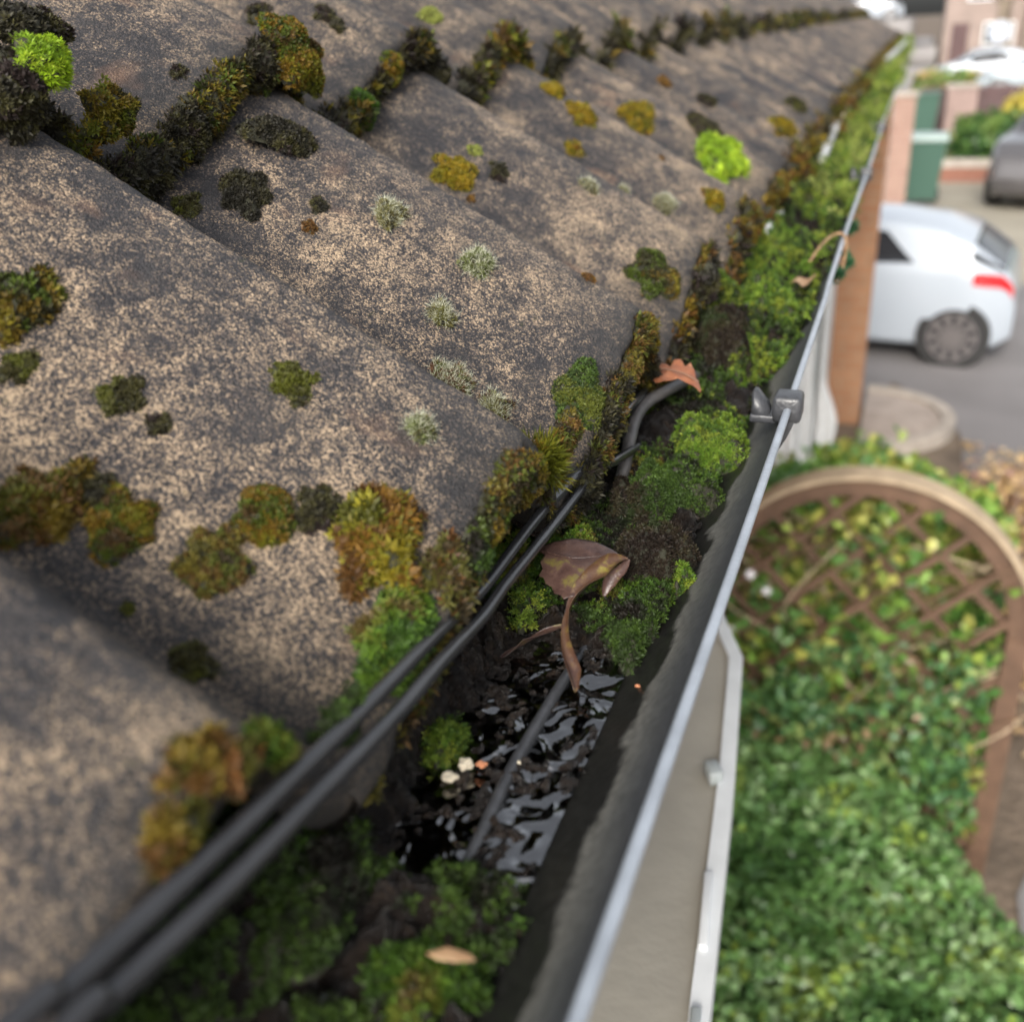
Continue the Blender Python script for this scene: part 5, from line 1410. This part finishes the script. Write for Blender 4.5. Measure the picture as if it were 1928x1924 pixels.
# ------------------------------------------------------------------ far garden things
M_fence = mat("fence_brown", (.085, .05, .05), .8, var=.15, vscale=3); M_green = mat("bin_green", (.035, .085, .062), .55); M_lid = mat("bin_lid_pale", (.30, .38, .36), .5)
M_gatep = mat("pillar_pink", (.25, .18, .16), .85, var=.15, vscale=5)
e = empty("fence", (3, 30.6, GZ)); tag(e, "dark brown close boarded fence in front of the white cars", "fence")
bm = bmesh.new()
for i in range(70): bx(bm, .15-3+i*.15+.004, .15-3+i*.15+.146, -.012+.006*(i % 2), .012+.006*(i % 2), .02, 1.12)
bm_obj("boards", bm, M_fence, e)
bm = bmesh.new(); bx(bm, -2.9, 7.6, .02, .06, .25, .33); bx(bm, -2.9, 7.6, .02, .06, .85, .93); bm_obj("rail", bm, M_fence, e)
def pillar(label, x, y, w, h, m, cap=True):
    e = empty("brick_pillar", (x, y, GZ)); tag(e, label, "pillar")
    bm = bmesh.new(); bx(bm, -w/2, w/2, -w/2, w/2, 0, h, .01); bm_obj("shaft", bm, m, e)
    bm = bmesh.new(); bx(bm, -w/2-.04, w/2+.04, -w/2-.04, w/2+.04, h+.002, h+.07, .015); bm_obj("coping", bm, M_kerb, e)
pillar("pinkish gate pillar standing in front of the brown fence", 1.15, 30.0, .72, 1.14, M_gatep)
pillar("slim pink brick pillar just right of the far gutter", -.12, 17.6, .32, 1.80, M_pinkbrick)
def wheelie(label, x, y, lidm, s=1.):
    e = empty("wheelie_bin", (x, y, GZ+.012)); tag(e, label, "bin", "green wheelie bins")
    bm = bmesh.new(); vs = []
    for (z, a) in ((.10*s, .22*s), (.95*s, .29*s)):
        for (sx, sy) in ((-1, -1), (1, -1), (1, 1), (-1, 1)): vs.append(bm.verts.new((sx*a, sy*a*1.15, z)))
    for i in range(4): bm.faces.new([vs[i], vs[(i+1) % 4], vs[4+(i+1) % 4], vs[4+i]])
    bm.faces.new(vs[:4][::-1]); bm.faces.new(vs[4:]); bm_obj("body", bm, M_green, e)
    bm = bmesh.new(); bx(bm, -.31*s, .31*s, -.37*s, .37*s, .952*s, 1.03*s, .02); bm_obj("lid", bm, lidm, e)
    bm = bmesh.new(); bx(bm, -.26*s, .26*s, .38*s, .41*s, .93*s, .97*s, .01); bm_obj("handle", bm, M_green, e)
    for sx in (-1, 1):
        bm = bmesh.new(); bmesh.ops.create_cone(bm, cap_ends=True, segments=16, radius1=.1*s, radius2=.1*s, depth=.05*s, matrix=Matrix.Translation((sx*.25*s, .26*s, .1*s))@Matrix.Rotation(PI/2, 4, 'Y')); bm_obj("wheel", bm, M_tyre, e)
wheelie("green wheelie bin with a pale lid above the white hatchback", .27, 18.9, M_lid, 1.08)
wheelie("far dark green wheelie bin left of the pink gate pillar", .32, 29.2, M_green, 1.05)
e = empty("garden_wall", (.95, 21.6, GZ)); tag(e, "low red brick garden wall beside the grey car", "wall")
bm = bmesh.new(); bx(bm, -.85, .5, -.12, .12, 0, .26); bm_obj("brickwork", bm, make_brick_mat("red_brick", (.20, .075, .05), (.25, .10, .065), (.22, .15, .12)), e)
bm = bmesh.new(); bx(bm, -.87, .52, -.15, .15, .262, .40, .01); bm_obj("coping", bm, M_kerb, e)
def bush(label, c, rx, ry, h, n, L, pal, seed, cat="hedge", name="hedge"):
    e = empty(name, (c[0], c[1], GZ)); tag(e, label, cat)
    def fn(rng, n):
        d = rng.normal(0, 1, (n, 3)); d /= np.linalg.norm(d, axis=1, keepdims=True); d[:, 2] = np.abs(d[:, 2])
        d2 = np.sign(d)*np.abs(d)**.7
        r = rng.uniform(.75, 1.05, (n, 1))*(.8+.4*fbm(d, 3, seed, 2)[:, None])
        return np.array([c[0], c[1], GZ])+d2*r*np.array([rx, ry, h]), d
    foliage("foliage", fn, n, L, L*.6, pal, seed, None, e, .45)
    bm = bmesh.new(); bmesh.ops.create_icosphere(bm, subdivisions=3, radius=1)
    for v in bm.verts: v.co = Vector((v.co.x*rx*.78, v.co.y*ry*.78, max(0, v.co.z)*h*.78))
    bm_obj("branches", bm, mat("bush_inside", (.02, .035, .015), .95, var=.3, vscale=8), e, True)
bush("dark green clipped hedge behind the grey car", (2.15, 24.6), 1.35, .8, .95, 5200, .13, [(.03, .08, .02), (.05, .12, .03), (.10, .19, .04), (.15, .23, .05)], 61)
bush("rounded yellow bush in front of the brown fence", (2.55, 27.6), .62, .55, 1.15, 1800, .13, [(.50, .42, .06), (.42, .36, .05), (.60, .50, .12)], 62, "bush", "bush")
bush("orange green verge bush at the end of the gutter line", (1.3, 46), 1.5, 1.0, .8, 1600, .25, [(.20, .26, .06), (.45, .30, .12), (.10, .2, .05)], 63, "bush", "bush")
bm = bmesh.new(); prism(bm, [(-9.4, 66), (.9, 66), (.9, 95), (-9.4, 95)], GZ, -.612)
bmesh.ops.bevel(bm, geom=[e_ for e_ in bm.edges if e_.verts[0].co.z > -1 and e_.verts[1].co.z > -1], offset=1.5, segments=4, affect='EDGES')
o = bm_obj("hill", bm, M_road, None, True); tag(o, kind="structure")
# far side of the street: garages and houses, bare tree, post
M_f1 = mat("house_pink", (.25, .195, .17), .85, var=.12, vscale=1); M_f2 = mat("house_cream", (.38, .32, .25), .85, var=.1, vscale=1); M_roofd = mat("far_roof", (.20, .13, .11), .85, var=.2, vscale=1)
def far_house(label, x0, x1, y, h, m, wins):
    e = empty("house", ((x0+x1)/2, y, GZ)); tag(e, label, "house"); w = (x1-x0)/2
    bm = bmesh.new(); bx(bm, -w, w, 0, 7, 0, h); bm_obj("wall", bm, m, e)
    bm = bmesh.new(); vs = [bm.verts.new(v) for v in ((-w-.3, -.4, h-.05), (w+.3, -.4, h-.05), (w+.3, 7.4, h-.05), (-w-.3, 7.4, h-.05), (-w-.3, 3.5, h+2.4), (w+.3, 3.5, h+2.4))]
    for f in ((0, 1, 5, 4), (2, 3, 4, 5), (0, 4, 3), (1, 2, 5), (3, 2, 1, 0)): bm.faces.new([vs[i] for i in f])
    bm_obj("roof", bm, M_roofd, e)
    for (wx, wz_, ww, wh, kd) in wins:
        bm = bmesh.new(); bx(bm, wx-ww/2, wx+ww/2, -.06, .02, wz_, wz_+wh, .01); f_ = bm_obj("window" if kd == 'w' else "door", bm, M_upvc if kd == 'w' else M_fence, e)
        if kd == 'w':
            bm = bmesh.new(); bx(bm, wx-ww/2+.1, wx+ww/2-.1, -.075, -.062, wz_+.1, wz_+wh-.1); bm_obj("pane", bm, M_glass, f_)
far_house("pinkish brick house across the road behind the parked cars", 1.2, 5.3, 68, 5, M_f1, [(-1.2, .1, .9, 2, 'd'), (.8, .9, 1.6, 1.2, 'w'), (0, 3.2, 2, 1.1, 'w')])
far_house("cream rendered house at the top right across the road", 5.4, 16, 67, 5, M_f2, [(-4, .1, 2.4, 2.1, 'd'), (0, .9, 2.2, 1.3, 'w'), (3.5, .9, 2, 1.3, 'w'), (0, 3.2, 2, 1.1, 'w')])
far_house("brown brick house far left across the road hidden by the roof", -24, -9.6, 68, 5, M_f1, [(0, .9, 2, 1.2, 'w'), (4, .9, 2, 1.2, 'w')])
M_bark = mat("bark", (.20, .16, .12), .9, var=.3, vscale=6, bump=.5, bscale=20)
e = empty("street_tree", (3.25, 52, GZ)); tag(e, "grey brown street tree trunk standing by the road at the top right", "tree")
C_ = smooth_path([(3.25, 52, GZ), (3.3, 52, GZ+1.2), (3.22, 52, GZ+2.6), (3.3, 52, GZ+4.2), (3.2, 52, GZ+6.5)], 6)
tube("trunk", C_, np.interp(np.linspace(0, 1, len(C_)), [0, .1, 1], [.55, .38, .15]), M_bark, e, 1, 12)
rr = np.random.RandomState(5)
for i in range(14):
    a = rr.uniform(0, 6.28); z = GZ+rr.uniform(2.2, 5.6); l = rr.uniform(1.4, 2.6)
    C_ = smooth_path([(3.25, 52, z), (3.25+.5*l*math.cos(a), 52+.5*l*math.sin(a), z+.5*l), (3.25+l*math.cos(a), 52+l*math.sin(a), z+1.3*l)], 4)
    tube("branch", C_, np.linspace(.09, .015, len(C_)), M_bark, e, 1, 6)
def fn(rng, n):
    d = rng.normal(0, 1, (n, 3)); d /= np.linalg.norm(d, axis=1, keepdims=True); r = rng.uniform(.2, 1, (n, 1))
    P = np.array([3.25, 52, GZ+5.8])+d*r*np.array([2.6, 2.6, 2.2]); k = fbm(P, .8, 3, 2) > .5
    return P[k], d[k]
foliage("crown", fn, 4000, .16, .1, [(.12, .14, .04), (.2, .2, .06), (.25, .18, .06)], 71, None, e, .8)
e = empty("sign_post", (2.9, 48, GZ)); tag(e, "pale round topped street post in front of the tree at the top right", "post")
tube("pole", [(2.9, 48, GZ), (2.9, 48, GZ+1.6)], .05, M_clip, e, 2, 10)
bm = bmesh.new(); bmesh.ops.create_cone(bm, cap_ends=True, segments=24, radius1=.42, radius2=.42, depth=.05, matrix=Matrix.Translation((0, 0, 2.0))@Matrix.Rotation(PI/2, 4, 'X')); bm_obj("plate", bm, mat("plate_pale", (.36, .39, .44), .5), e)
# far hedge line and garden shrubs that close the view on the right
bush("long green hedge far right along the forecourt", (6.2, 25.5), 1.6, .8, 1.3, 3000, .16, [(.03, .08, .02), (.06, .13, .03), (.10, .17, .04)], 64)
